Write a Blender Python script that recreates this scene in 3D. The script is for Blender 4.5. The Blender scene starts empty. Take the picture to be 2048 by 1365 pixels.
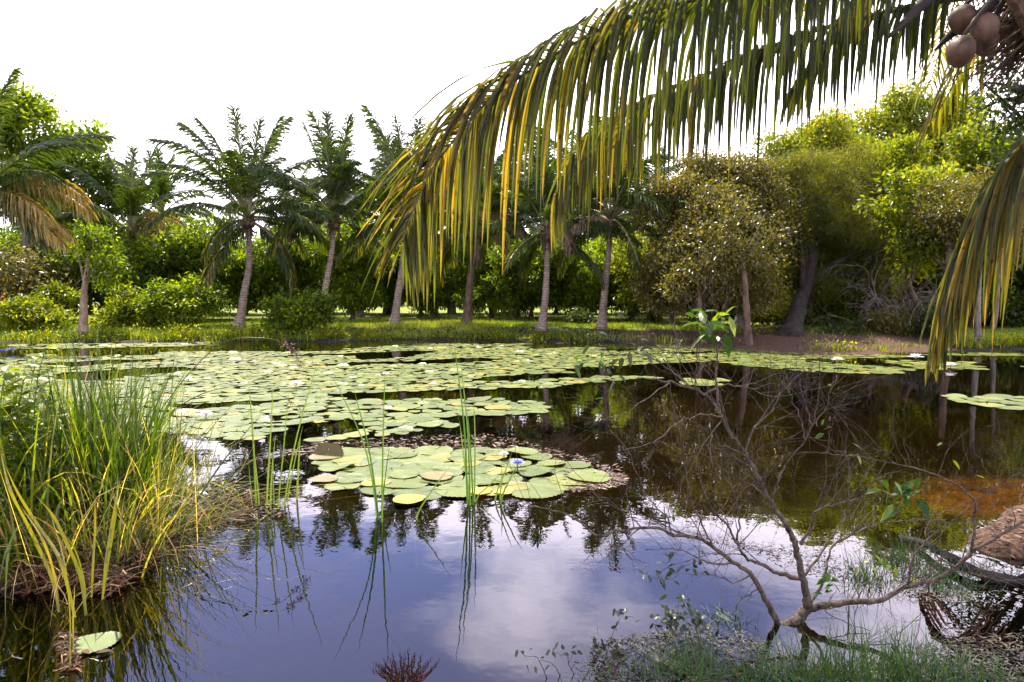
import bpy, math, random
import numpy as np
from mathutils import Vector, Matrix
R = math.radians
sc = bpy.context.scene
COL = sc.collection

# ------------------------------------------------------------------ camera
H = 1.6            # camera height above the water
F = 1400.0         # focal length in photo pixels (2048 wide)
HY = 585.0         # horizon row in the photo
cam_d = bpy.data.cameras.new('camera'); cam = bpy.data.objects.new('camera', cam_d); COL.objects.link(cam)
cam_d.sensor_width = 36.0; cam_d.lens = 36.0 * F / 2048.0
cam_d.clip_start = 0.05; cam_d.clip_end = 2000
PITCH = math.atan((682.5 - HY) / F)
cam.location = (0, 0, H); cam.rotation_euler = (R(90) - PITCH, 0, 0)
sc.camera = cam

# ------------------------------------------------------------------ light
SUN_EL, SUN_AZ = R(57), R(-28)        # azimuth from +Y towards +X
w = bpy.data.worlds.new('World'); sc.world = w; w.use_nodes = True
nt = w.node_tree; nd = nt.nodes; ln = nt.links
for n in list(nd): nd.remove(n)
out = nd.new('ShaderNodeOutputWorld'); bg = nd.new('ShaderNodeBackground'); bg.inputs[1].default_value = 0.105
sky = nd.new('ShaderNodeTexSky'); sky.sky_type = 'NISHITA'; sky.sun_disc = False
sky.sun_elevation = SUN_EL; sky.sun_rotation = SUN_AZ; sky.air_density = 1.0; sky.dust_density = 1.0; sky.ozone_density = 3.0
tc = nd.new('ShaderNodeTexCoord'); sep = nd.new('ShaderNodeSeparateXYZ'); ln.new(tc.outputs['Generated'], sep.inputs[0])
def wmath(op, a, b=None, clamp=False):
    m = nd.new('ShaderNodeMath'); m.operation = op; m.use_clamp = clamp
    for i, v in enumerate((a, b)):
        if v is None: continue
        if isinstance(v, (int, float)): m.inputs[i].default_value = v
        else: ln.new(v, m.inputs[i])
    return m.outputs[0]
# clouds on a layer overhead: direction divided by height
zc = wmath('MAXIMUM', sep.outputs[2], 0.04)
zc = wmath('ADD', zc, 0.12)
cx = wmath('DIVIDE', sep.outputs[0], zc); cy = wmath('DIVIDE', sep.outputs[1], zc)
cmb = nd.new('ShaderNodeCombineXYZ'); ln.new(cx, cmb.inputs[0]); ln.new(cy, cmb.inputs[1])
ns = nd.new('ShaderNodeTexNoise'); ns.inputs['Scale'].default_value = 1.15; ns.inputs['Detail'].default_value = 6; ns.inputs['Roughness'].default_value = 0.5
ns.inputs['Distortion'].default_value = 0.25
mp = nd.new('ShaderNodeMapping'); mp.inputs['Location'].default_value = (3.1, 1.2, 0.0); ln.new(cmb.outputs[0], mp.inputs[0]); ln.new(mp.outputs[0], ns.inputs['Vector'])
# haze near the horizon, thinner higher up
hz = nd.new('ShaderNodeMapRange'); hz.interpolation_type = 'SMOOTHSTEP'; ln.new(sep.outputs[2], hz.inputs[0])
hz.inputs[1].default_value = 0.20; hz.inputs[2].default_value = 0.42; hz.inputs[3].default_value = 0.34; hz.inputs[4].default_value = -0.02
hx = wmath('MULTIPLY', sep.outputs[0], 0.16)
s1 = wmath('ADD', ns.outputs[0], hz.outputs[0]); s1 = wmath('ADD', s1, hx)
cr = nd.new('ShaderNodeMapRange'); cr.interpolation_type = 'SMOOTHSTEP'; ln.new(s1, cr.inputs[0])
cr.inputs[1].default_value = 0.45; cr.inputs[2].default_value = 0.68; cr.inputs[3].default_value = 0.03; cr.inputs[4].default_value = 0.95
mix = nd.new('ShaderNodeMixRGB'); ln.new(cr.outputs[0], mix.inputs[0]); tn = nd.new('ShaderNodeMixRGB'); tn.blend_type = 'MULTIPLY'; tn.inputs[0].default_value = 1; tn.inputs[2].default_value = (1.08, 1.0, 1.32, 1); ln.new(sky.outputs[0], tn.inputs[1]); ln.new(tn.outputs[0], mix.inputs[1]); mix.inputs[2].default_value = (19, 17.6, 19.5, 1)
ln.new(mix.outputs[0], bg.inputs[0]); ln.new(bg.outputs[0], out.inputs[0])

sl = bpy.data.lights.new('sun', 'SUN'); sl.energy = 5.0; sl.angle = R(0.5); sl.color = (1.0, 0.91, 0.74)
so = bpy.data.objects.new('sun', sl); COL.objects.link(so)
sdir = Vector((math.sin(SUN_AZ) * math.cos(SUN_EL), math.cos(SUN_AZ) * math.cos(SUN_EL), math.sin(SUN_EL)))
so.rotation_euler = sdir.to_track_quat('Z', 'Y').to_euler(); so.location = (0, 0, 30)

sc.view_settings.view_transform = 'Standard'; sc.view_settings.look = 'None'
sc.view_settings.exposure = 1.34; sc.view_settings.gamma = 1.0
cy_ = sc.cycles
cy_.max_bounces = 7; cy_.diffuse_bounces = 2; cy_.glossy_bounces = 3; cy_.transmission_bounces = 4; cy_.transparent_max_bounces = 8
cy_.caustics_reflective = False; cy_.caustics_refractive = False
cy_.use_adaptive_sampling = True; cy_.adaptive_threshold = 0.02
cy_.use_denoising = True

# ------------------------------------------------------------------ helpers
def at(px, py, Y):
    """world point seen at photo pixel (px, py) at distance Y along +Y"""
    a = math.atan((py - 682.5) / F) ; 
    d = Vector(((px - 1024) / F, 1.0, -(py - 682.5) / F))
    c, s = math.cos(-PITCH), math.sin(-PITCH)
    d = Vector((d.x, d.y * c - d.z * s, d.y * s + d.z * c))
    return Vector((0, 0, H)) + d * (Y / d.y)
def on(px, py, z=0.0):
    """point where the view through (px, py) meets height z"""
    p = at(px, py, 1.0); d = p - Vector((0, 0, H))
    return Vector((0, 0, H)) + d * ((z - H) / d.z)
def tag(o, label=None, cat=None, group=None, kind=None):
    if label: o['label'] = label
    if cat: o['category'] = cat
    if group: o['group'] = group
    if kind: o['kind'] = kind
    return o
def empty(name, loc, label=None, cat=None, group=None, rz=0.0):
    o = bpy.data.objects.new(name, None); COL.objects.link(o); o.empty_display_size = 0.1
    o.location = loc; o.rotation_euler = (0, 0, rz)
    return tag(o, label, cat, group)
def mesh(name, V, Fc, mats, attr=None, fm=None, smooth=False):
    """V (n,3); Fc (m,4) or (m,3) array, or list of such arrays"""
    V = np.asarray(V, dtype=np.float32).reshape(-1, 3)
    if not isinstance(Fc, list): Fc = [Fc]
    Fc = [np.asarray(f, dtype=np.int32) for f in Fc if len(f)]
    tot = np.concatenate([np.full(len(f), f.shape[1], dtype=np.int32) for f in Fc])
    loops = np.concatenate([f.ravel() for f in Fc])
    me = bpy.data.meshes.new(name)
    me.vertices.add(len(V)); me.vertices.foreach_set('co', V.ravel())
    me.loops.add(len(loops)); me.loops.foreach_set('vertex_index', loops)
    me.polygons.add(len(tot)); st = np.concatenate([[0], np.cumsum(tot)[:-1]]).astype(np.int32)
    me.polygons.foreach_set('loop_start', st)
    if fm is not None: me.polygons.foreach_set('material_index', np.asarray(fm, dtype=np.int32))
    me.polygons.foreach_set('use_smooth', np.full(len(tot), bool(smooth)))
    me.update(calc_edges=True)
    if attr is not None:
        a = me.attributes.new('v', 'FLOAT', 'FACE'); a.data.foreach_set('value', np.asarray(attr, dtype=np.float32))
    for m in (mats if isinstance(mats, (list, tuple)) else [mats]): me.materials.append(m)
    return me
def link(name, me, parent=None, loc=None):
    o = bpy.data.objects.new(name, me); COL.objects.link(o)
    if parent is not None: o.parent = parent
    if loc is not None: o.location = loc
    return o
class Geo:
    """collects verts / quads / tris with a per-face value and material index"""
    def __init__(s): s.V = []; s.Q = []; s.T = []; s.aq = []; s.at_ = []; s.mq = []; s.mt = []; s.n = 0
    def add(s, V, Q=None, T=None, a=0.5, m=0):
        V = np.asarray(V, dtype=np.float32).reshape(-1, 3)
        for F_, L, A, M in ((Q, s.Q, s.aq, s.mq), (T, s.T, s.at_, s.mt)):
            if F_ is None or len(F_) == 0: continue
            F_ = np.asarray(F_, dtype=np.int32); L.append(F_ + s.n)
            A.append(np.broadcast_to(np.asarray(a, dtype=np.float32), (len(F_),)).copy()); M.append(np.full(len(F_), m, dtype=np.int32))
        s.V.append(V); s.n += len(V)
    def mesh(s, name, mats, smooth=False):
        Fl = []; A = []; M = []
        if s.Q: Fl.append(np.concatenate(s.Q)); A += s.aq; M += s.mq
        if s.T: Fl.append(np.concatenate(s.T)); A += s.at_; M += s.mt
        return mesh(name, np.concatenate(s.V), Fl, mats, np.concatenate(A), np.concatenate(M), smooth)
def nrm(a):
    return a / np.maximum(np.linalg.norm(a, axis=-1, keepdims=True), 1e-9)
def smooth_curve(P, n):
    """Catmull-Rom through P (k,d) resampled to n points"""
    P = np.asarray([list(p) for p in P], dtype=float)
    k = len(P)
    if k == 2: t = np.linspace(0, 1, n)[:, None]; return P[0] * (1 - t) + P[1] * t
    E = np.vstack([2 * P[0] - P[1], P, 2 * P[-1] - P[-2]])
    s = np.concatenate([[0], np.cumsum(np.linalg.norm(np.diff(P[:, :3], axis=0), axis=1))]); s /= s[-1]
    u = np.interp(np.linspace(0, 1, n), s, np.arange(k)); i = np.minimum(u.astype(int), k - 2); f = (u - i)[:, None]
    p0, p1, p2, p3 = E[i], E[i + 1], E[i + 2], E[i + 3]
    return 0.5 * (2 * p1 + (p2 - p0) * f + (2 * p0 - 5 * p1 + 4 * p2 - p3) * f ** 2 + (3 * p1 - p0 - 3 * p2 + p3) * f ** 3)
def tube(g, P, rad, sides=8, a=0.5, m=0, cap=True, rng=None, rough=0.0):
    P = np.asarray([list(p) for p in P], dtype=float); n = len(P); rad = np.broadcast_to(np.asarray(rad, dtype=float), (n,))
    T = nrm(np.gradient(P, axis=0)); ref = np.array([0.13, 0.21, 1.0]) if abs(T[:, 2]).mean() < 0.8 else np.array([1.0, 0.15, 0.1])
    A = nrm(np.cross(T, ref)); B = np.cross(T, A)
    th = np.linspace(0, 2 * math.pi, sides, endpoint=False)
    rr = rad[:, None] * np.ones(sides)[None, :]
    if rng is not None and rough: rr = rr * (1 + rough * rng.standard_normal(rr.shape))
    V = P[:, None, :] + rr[..., None] * (np.cos(th)[None, :, None] * A[:, None, :] + np.sin(th)[None, :, None] * B[:, None, :])
    i = np.arange(n - 1)[:, None] * sides; j = np.arange(sides)[None, :]; j2 = (j + 1) % sides
    Q = np.stack([i + j, i + j2, i + sides + j2, i + sides + j], axis=-1).reshape(-1, 4)
    Vf = V.reshape(-1, 3)
    if cap:
        Vf = np.vstack([Vf, P[0], P[-1]]); c0 = n * sides; jj = np.arange(sides); j2_ = (jj + 1) % sides
        T0 = np.stack([np.full(sides, c0), j2_, jj], 1); T1 = np.stack([np.full(sides, c0 + 1), (n - 1) * sides + jj, (n - 1) * sides + j2_], 1)
        g.add(Vf, Q, np.vstack([T0, T1]), a, m)
    else: g.add(Vf, Q, None, a, m)
def ribbons(g, P, W, width, a, m=0, fold=0.0):
    """P (n,k,3) centre lines, W (n,k,3) unit width vectors, width (n,k); a (n,)"""
    n, k, _ = P.shape; hw = (width / 2)[..., None] * W
    q = np.arange(n)[:, None, None]
    if fold:
        T = nrm(np.gradient(P, axis=1)); N = np.cross(T, W)
        V = np.stack([P - hw, P + N * (width * fold)[..., None], P + hw], axis=2)
        base = q * (k * 3) + np.arange(k - 1)[None, :, None] * 3 + np.arange(2)[None, None, :]
        Q = np.stack([base, base + 1, base + 4, base + 3], -1).reshape(-1, 4); per = (k - 1) * 2
    else:
        V = np.stack([P - hw, P + hw], axis=2)
        base = q * (k * 2) + np.arange(k - 1)[None, :, None] * 2
        Q = np.stack([base, base + 1, base + 3, base + 2], -1).reshape(-1, 4); per = k - 1
    g.add(V, Q, None, np.repeat(a, per), m)
def leaves(g, C, axis, L, Wd, rng, up=(0, 0, 1), tilt=0.8, a=None, m=0, nice=False):
    """one folded diamond leaf per centre; nice = six-sided leaf with a midrib fold"""
    n = len(C); ax = nrm(axis); u = nrm(np.asarray(up)[None, :] + tilt * rng.standard_normal((n, 3)))
    s = nrm(np.cross(ax, u)); nn = np.cross(s, ax)
    L = np.broadcast_to(L, (n,))[:, None]; Wd = np.broadcast_to(Wd, (n,))[:, None]
    if a is None: a = rng.random(n)
    if not nice:
        V = np.stack([C, C + ax * L * .45 + s * Wd * .5 + nn * Wd * .15, C + ax * L, C + ax * L * .45 - s * Wd * .5 + nn * Wd * .15], 1)
        g.add(V, np.arange(4 * n).reshape(n, 4), None, a, m)
    else:
        dz = np.array([0, 0, -1.0])
        V = np.stack([C, C + ax * L * .3 + s * Wd * .5 + nn * Wd * .12, C + ax * L * .68 + s * Wd * .42 + nn * Wd * .12 + dz * L * .05,
                      C + ax * L + dz * L * .16, C + ax * L * .68 - s * Wd * .42 + nn * Wd * .12 + dz * L * .05, C + ax * L * .3 - s * Wd * .5 + nn * Wd * .12,
                      C + ax * L * .35, C + ax * L * .7 + dz * L * .05], 1)
        b = np.arange(n)[:, None] * 8
        Q = np.concatenate([b + [0, 1, 2, 6], b + [0, 6, 4, 5]], 0)
        Q = np.concatenate([b + [6, 1, 2, 7], b + [6, 7, 4, 5]], 0); T = np.concatenate([b + [0, 1, 6], b + [0, 6, 5], b + [7, 2, 3], b + [7, 3, 4]], 0)
        g.add(V, Q, None, np.tile(a, 2), m); g.n -= len(V.reshape(-1, 3)); vv = g.V.pop()
        g.add(vv, None, T, np.tile(a, 4), m)
def noise3(P, f, seed):
    r = np.random.default_rng(seed); o = np.zeros(len(P))
    for k in range(6):
        d = r.standard_normal(3); d /= np.linalg.norm(d); o += np.sin(P @ d * f * (0.7 + 0.28 * k) + r.random() * 6.28) / (1 + .25 * k)
    return o / 3.2

# ------------------------------------------------------------------ materials
def mat(name):
    m = bpy.data.materials.new(name); m.use_nodes = True; N = m.node_tree.nodes; L = m.node_tree.links
    for n in list(N): N.remove(n)
    o = N.new('ShaderNodeOutputMaterial'); return m, N, L, o
def ramp(N, stops):
    r = N.new('ShaderNodeValToRGB'); e = r.color_ramp.elements
    while len(e) > 1: e.remove(e[-1])
    e[0].position = stops[0][0]; e[0].color = (*stops[0][1], 1)
    for p, c in stops[1:]:
        x = e.new(p); x.color = (*c, 1)
    return r
def leaf_mat(name, stops, rough=0.4, trans=0.35, spec=0.5, tcol=None, spots=None):
    m, N, L, o = mat(name)
    at_ = N.new('ShaderNodeAttribute'); at_.attribute_name = 'v'; r = ramp(N, stops); L.new(at_.outputs['Fac'], r.inputs[0])
    colr = r.outputs[0]
    if spots:
        tcn = N.new('ShaderNodeTexCoord'); nz = N.new('ShaderNodeTexNoise'); nz.inputs['Scale'].default_value = spots[0]; nz.inputs['Detail'].default_value = 3
        L.new(tcn.outputs['Object'], nz.inputs['Vector']); mr = N.new('ShaderNodeMapRange'); L.new(nz.outputs[0], mr.inputs[0]); mr.inputs[1].default_value = spots[2]; mr.inputs[2].default_value = spots[2] + .1
        mx = N.new('ShaderNodeMixRGB'); L.new(mr.outputs[0], mx.inputs[0]); L.new(colr, mx.inputs[1]); mx.inputs[2].default_value = (*spots[1], 1); colr = mx.outputs[0]
    p = N.new('ShaderNodeBsdfPrincipled'); L.new(colr, p.inputs['Base Color']); p.inputs['Roughness'].default_value = rough
    p.inputs['Specular IOR Level'].default_value = spec
    if trans > 0:
        t = N.new('ShaderNodeBsdfTranslucent'); hs = N.new('ShaderNodeMixRGB'); hs.blend_type = 'MULTIPLY'; hs.inputs[0].default_value = 1
        L.new(colr, hs.inputs[1]); hs.inputs[2].default_value = (*(tcol or (2.6, 2.4, 0.8)), 1); L.new(hs.outputs[0], t.inputs[0])
        x = N.new('ShaderNodeMixShader'); x.inputs[0].default_value = trans; L.new(p.outputs[0], x.inputs[1]); L.new(t.outputs[0], x.inputs[2]); L.new(x.outputs[0], o.inputs[0])
    else: L.new(p.outputs[0], o.inputs[0])
    return m
def bark_mat(name, c1, c2, scale=(8, 8, 8), rough=0.85, bands=None, bump=0.4):
    m, N, L, o = mat(name); tcn = N.new('ShaderNodeTexCoord'); mp = N.new('ShaderNodeMapping'); mp.inputs['Scale'].default_value = scale
    L.new(tcn.outputs['Object'], mp.inputs[0]); nz = N.new('ShaderNodeTexNoise'); nz.inputs['Scale'].default_value = 1; nz.inputs['Detail'].default_value = 6; nz.inputs['Roughness'].default_value = .65
    L.new(mp.outputs[0], nz.inputs['Vector']); r = ramp(N, [(0.34, c1), (0.62, c2)]); L.new(nz.outputs[0], r.inputs[0]); c = r.outputs[0]; hgt = nz.outputs[0]
    if bands:
        wv = N.new('ShaderNodeTexWave'); wv.bands_direction = 'Z'; wv.inputs['Scale'].default_value = bands; wv.inputs['Distortion'].default_value = 1.6; wv.inputs['Detail'].default_value = 2
        L.new(tcn.outputs['Object'], wv.inputs['Vector']); rr = ramp(N, [(0.0, (.35, .33, .3)), (0.25, (1, 1, 1))]); L.new(wv.outputs[0], rr.inputs[0])
        mx = N.new('ShaderNodeMixRGB'); mx.blend_type = 'MULTIPLY'; mx.inputs[0].default_value = .8; L.new(c, mx.inputs[1]); L.new(rr.outputs[0], mx.inputs[2]); c = mx.outputs[0]
    p = N.new('ShaderNodeBsdfPrincipled'); L.new(c, p.inputs['Base Color']); p.inputs['Roughness'].default_value = rough; p.inputs['Specular IOR Level'].default_value = .25
    b = N.new('ShaderNodeBump'); b.inputs['Strength'].default_value = bump; b.inputs['Distance'].default_value = .02; L.new(hgt, b.inputs['Height']); L.new(b.outputs[0], p.inputs['Normal'])
    L.new(p.outputs[0], o.inputs[0]); return m

M = {}
M['palm_leaf'] = leaf_mat('palm_leaf', [(0, (.010, .020, .005)), (.45, (.022, .038, .008)), (.8, (.05, .062, .010)), (1, (.12, .095, .025))], rough=.42, trans=.42, spec=.30, tcol=(4.6, 4.2, .7))
M['palm_leaf_yellow'] = leaf_mat('palm_leaf_yellow', [(0, (.05, .06, .012)), (.5, (.11, .105, .02)), (.85, (.18, .14, .03)), (1, (.26, .19, .06))], rough=.4, trans=.38, spec=.5, tcol=(2.4, 2.0, .4))
M['palm_leaf_dead'] = leaf_mat('palm_leaf_dead', [(0, (.10, .07, .045)), (1, (.24, .18, .12))], rough=.7, trans=.15, spec=.25, tcol=(1.3, 1.1, .8))
M['frond_leaf'] = leaf_mat('frond_leaf', [(0, (.009, .014, .004)), (.4, (.015, .022, .005)), (.62, (.028, .033, .006)), (.82, (.046, .044, .006)), (1, (.080, .058, .008))],
                           rough=.46, trans=.46, spec=.32, tcol=(7.5, 6.6, .9), spots=(26, (.020, .010, .005), .60))
M['rachis'] = leaf_mat('rachis', [(0, (.07, .085, .02)), (1, (.12, .10, .04))], rough=.5, trans=0)
M['rachis_dark'] = leaf_mat('rachis_dark', [(0, (.035, .03, .014)), (1, (.06, .045, .02))], rough=.55, trans=0)
M['palm_bark'] = bark_mat('palm_bark', (.10, .075, .06), (.27, .21, .175), (7, 7, 12), bands=3.4, bump=.8)
M['bark_pale'] = bark_mat('bark_pale', (.10, .07, .05), (.27, .20, .15), (9, 9, 3))
M['bark_grey'] = bark_mat('bark_grey', (.05, .04, .033), (.17, .145, .12), (9, 9, 4))
M['bark_dark'] = bark_mat('bark_dark', (.006, .005, .004), (.026, .020, .016), (6, 6, 3))
M['bark_brown'] = bark_mat('bark_brown', (.03, .02, .014), (.12, .08, .058), (7, 7, 3))
M['shrub_bark'] = bark_mat('shrub_bark', (.016, .012, .009), (.12, .09, .068), (34, 34, 26), bump=1.0)
M['twig'] = bark_mat('twig', (.018, .013, .010), (.07, .05, .036), (40, 40, 40))
M['mango_leaf'] = leaf_mat('mango_leaf', [(0, (.010, .021, .002)), (.35, (.026, .048, .003)), (.65, (.075, .105, .005)), (1, (.18, .19, .008))], rough=.38, trans=.52, spec=.25, tcol=(4.0, 3.9, .45))
M['bright_leaf'] = leaf_mat('bright_leaf', [(0, (.015, .028, .003)), (.5, (.06, .085, .005)), (1, (.18, .19, .014))], rough=.40, trans=.5, spec=.25, tcol=(4.4, 3.9, .4))
M['olive_leaf'] = leaf_mat('olive_leaf', [(0, (.018, .018, .004)), (.45, (.065, .062, .012)), (.8, (.14, .115, .03)), (1, (.27, .21, .10))], rough=.36, trans=.34, spec=.35, tcol=(2.8, 2.7, .6))
M['feather_leaf'] = leaf_mat('feather_leaf', [(0, (.020, .024, .004)), (.6, (.055, .065, .010)), (1, (.17, .175, .025))], rough=.45, trans=.5, spec=.25, tcol=(3.6, 3.2, .5))
M['tall_leaf'] = leaf_mat('tall_leaf', [(0, (.022, .038, .003)), (.45, (.07, .11, .008)), (.75, (.14, .16, .018)), (1, (.30, .22, .09))], rough=.36, trans=.48, spec=.3, tcol=(3.6, 3.0, .4))
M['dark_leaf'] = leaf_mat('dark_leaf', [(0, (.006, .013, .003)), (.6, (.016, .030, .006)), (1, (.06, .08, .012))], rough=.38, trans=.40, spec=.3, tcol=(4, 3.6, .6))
M['shrub_leaf'] = leaf_mat('shrub_leaf', [(0, (.015, .045, .006)), (.6, (.04, .09, .008)), (1, (.14, .18, .012))], rough=.4, trans=.45, spec=.5, tcol=(2.4, 2.4, .4))
M['wet_frond'] = leaf_mat('wet_frond', [(0, (.004, .002, .0015)), (1, (.018, .007, .004))], rough=.9, trans=0, spec=.02)
M['dark_shrub_leaf'] = leaf_mat('dark_shrub_leaf', [(0, (.012, .02, .010)), (1, (.035, .05, .02))], rough=.4, trans=.2, spec=.5)
M['sedge'] = leaf_mat('sedge', [(0, (.012, .028, .002)), (.4, (.040, .070, .004)), (.7, (.10, .13, .008)), (.85, (.18, .17, .03)), (1, (.36, .27, .13))], rough=.36, trans=.42, spec=.5, tcol=(3.4, 3.2, .4))
M['sedge_yellow'] = leaf_mat('sedge_yellow', [(0, (.09, .12, .012)), (.4, (.20, .18, .02)), (.7, (.33, .20, .03)), (1, (.40, .14, .02))], rough=.45, trans=.4, spec=.4, tcol=(1.5, 1.4, .5), spots=(30, (.30, .12, .03), .66))
M['thatch'] = leaf_mat('thatch', [(0, (.018, .008, .004)), (.6, (.06, .026, .010)), (.88, (.17, .08, .03)), (1, (.42, .29, .17))], rough=.7, trans=.1, spec=.25, tcol=(1.3, 1, .6))
M['reed'] = leaf_mat('reed', [(0, (.02, .06, .012)), (.5, (.045, .12, .016)), (1, (.16, .22, .03))], rough=.4, trans=.3, spec=.5, tcol=(2, 2, .4))
M['water_grass'] = leaf_mat('water_grass', [(0, (.016, .045, .008)), (.6, (.04, .09, .014)), (1, (.10, .15, .03))], rough=.5, trans=.3, spec=.4, tcol=(1.8, 2, .7))
M['weed'] = leaf_mat('weed', [(0, (.03, .025, .018)), (.5, (.08, .075, .055)), (1, (.16, .135, .10))], rough=.6, trans=.1, spec=.2, tcol=(1.2, 1.2, .8))
M['debris'] = leaf_mat('debris', [(0, (.05, .025, .015)), (.5, (.10, .05, .032)), (.88, (.19, .11, .075)), (1, (.38, .28, .21))], rough=.55, trans=.1, spec=.4, tcol=(1.2, 1, .7))
M['lawn_grass'] = leaf_mat('lawn_grass', [(0, (.05, .085, .01)), (.6, (.12, .17, .015)), (1, (.25, .26, .04))], rough=.5, trans=.4, spec=.3, tcol=(2.4, 2.3, .3))

def pad_mat(name, c1, c2, spotc, rough=.38):
    m, N, L, o = mat(name); tcn = N.new('ShaderNodeTexCoord')
    oi = N.new('ShaderNodeObjectInfo'); atn = N.new('ShaderNodeAttribute'); atn.attribute_name = 'v'
    ad = N.new('ShaderNodeMath'); ad.operation = 'ADD'; L.new(oi.outputs['Random'], ad.inputs[0]); L.new(atn.outputs['Fac'], ad.inputs[1])
    fr = N.new('ShaderNodeMath'); fr.operation = 'FRACT'; L.new(ad.outputs[0], fr.inputs[0])
    r = ramp(N, [(0, c1), (.75, c2), (.93, (c2[0] * 1.35, c2[1] * 1.1, c2[2] * .8)), (1, (c2[0] * 1.7, c2[1] * 1.0, c2[2] * .6))]); L.new(fr.outputs[0], r.inputs[0])
    nz = N.new('ShaderNodeTexNoise'); nz.inputs['Scale'].default_value = 16; nz.inputs['Detail'].default_value = 5; L.new(tcn.outputs['Object'], nz.inputs['Vector'])
    rr = ramp(N, [(.30, (0.55, .45, .35)), (.45, (.88, .9, .85)), (.65, (1.12, 1.1, 1.15))]); L.new(nz.outputs[0], rr.inputs[0])
    mx = N.new('ShaderNodeMixRGB'); mx.blend_type = 'MULTIPLY'; mx.inputs[0].default_value = .85; L.new(r.outputs[0], mx.inputs[1]); L.new(rr.outputs[0], mx.inputs[2])
    n2 = N.new('ShaderNodeTexNoise'); n2.inputs['Scale'].default_value = 34; n2.inputs['Detail'].default_value = 2; L.new(tcn.outputs['Object'], n2.inputs['Vector'])
    mr = N.new('ShaderNodeMapRange'); L.new(n2.outputs[0], mr.inputs[0]); mr.inputs[1].default_value = .62; mr.inputs[2].default_value = .67
    m2 = N.new('ShaderNodeMixRGB'); L.new(mr.outputs[0], m2.inputs[0]); L.new(mx.outputs[0], m2.inputs[1]); m2.inputs[2].default_value = (*spotc, 1)
    p = N.new('ShaderNodeBsdfPrincipled'); L.new(m2.outputs[0], p.inputs['Base Color']); p.inputs['Roughness'].default_value = rough; p.inputs['Specular IOR Level'].default_value = .5
    b = N.new('ShaderNodeBump'); b.inputs['Strength'].default_value = .35; b.inputs['Distance'].default_value = .01; L.new(nz.outputs[0], b.inputs['Height']); L.new(b.outputs[0], p.inputs['Normal'])
    L.new(p.outputs[0], o.inputs[0]); return m
M['pad'] = pad_mat('pad_green', (.07, .105, .014), (.145, .18, .028), (.08, .045, .012))
M['pad_yellow'] = pad_mat('pad_yellow', (.36, .30, .02), (.45, .28, .02), (.20, .08, .02))
M['pad_brown'] = pad_mat('pad_brown', (.12, .10, .02), (.20, .15, .03), (.07, .03, .015), .5)
M['pad_fresh'] = pad_mat('pad_fresh', (.07, .11, .008), (.10, .15, .010), (.03, .03, .01), .5)
def flat_mat(name, c, rough=.5, trans=0.0):
    return leaf_mat(name, [(0, tuple(x * .8 for x in c)), (1, c)], rough=rough, trans=trans, tcol=(1, 1, 1))
M['petal_white'] = flat_mat('petal_white', (.85, .80, .84), .4, .3)
M['petal_blue'] = flat_mat('petal_blue', (.30, .33, .85), .4, .3)
M['petal_yolk'] = flat_mat('petal_yolk', (.8, .5, .05), .5)
M['husk'] = bark_mat('husk', (.012, .007, .005), (.085, .046, .028), (9, 9, 5), rough=.55, bump=.6)
M['fibre'] = bark_mat('fibre', (.03, .02, .012), (.11, .07, .04), (30, 30, 10))
M['orange_petal'] = flat_mat('orange_petal', (.75, .22, .03), .5, .3)
M['van_paint'] = flat_mat('van_paint', (.62, .62, .66), .4)
M['van_glass'] = flat_mat('van_glass', (.02, .025, .03), .1)

# ------------------------------------------------------------------ water
def water_mat():
    m, N, L, o = mat('pond_water'); tcn = N.new('ShaderNodeTexCoord')
    mp = N.new('ShaderNodeMapping'); mp.inputs['Scale'].default_value = (1.0, 1.0, 1); L.new(tcn.outputs['Object'], mp.inputs[0])
    nz = N.new('ShaderNodeTexNoise'); nz.inputs['Scale'].default_value = 3.2; nz.inputs['Detail'].default_value = 3; nz.inputs['Roughness'].default_value = .5; L.new(mp.outputs[0], nz.inputs['Vector'])
    b = N.new('ShaderNodeBump'); b.inputs['Strength'].default_value = 1.0; b.inputs['Distance'].default_value = .0016; L.new(nz.outputs[0], b.inputs['Height'])
    fr = N.new('ShaderNodeFresnel'); fr.inputs[0].default_value = 1.58; L.new(b.outputs[0], fr.inputs['Normal'])
    gl = N.new('ShaderNodeBsdfGlossy'); gl.inputs['Roughness'].default_value = .0; gl.inputs['Color'].default_value = (.96, .94, 1, 1); L.new(b.outputs[0], gl.inputs['Normal'])
    tr = N.new('ShaderNodeBsdfTransparent'); tr.inputs[0].default_value = (.44, .32, .16, 1)
    x = N.new('ShaderNodeMixShader'); L.new(fr.outputs[0], x.inputs[0]); L.new(tr.outputs[0], x.inputs[1]); L.new(gl.outputs[0], x.inputs[2]); L.new(x.outputs[0], o.inputs[0])
    return m
wx, wy = 90.0, 60.0
me = mesh('pond_water', [(-wx, -4, 0), (wx, -4, 0), (wx, wy, 0), (-wx, wy, 0)], np.array([[0, 1, 2, 3]]), water_mat())
tag(link('water', me), kind='structure')

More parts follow.
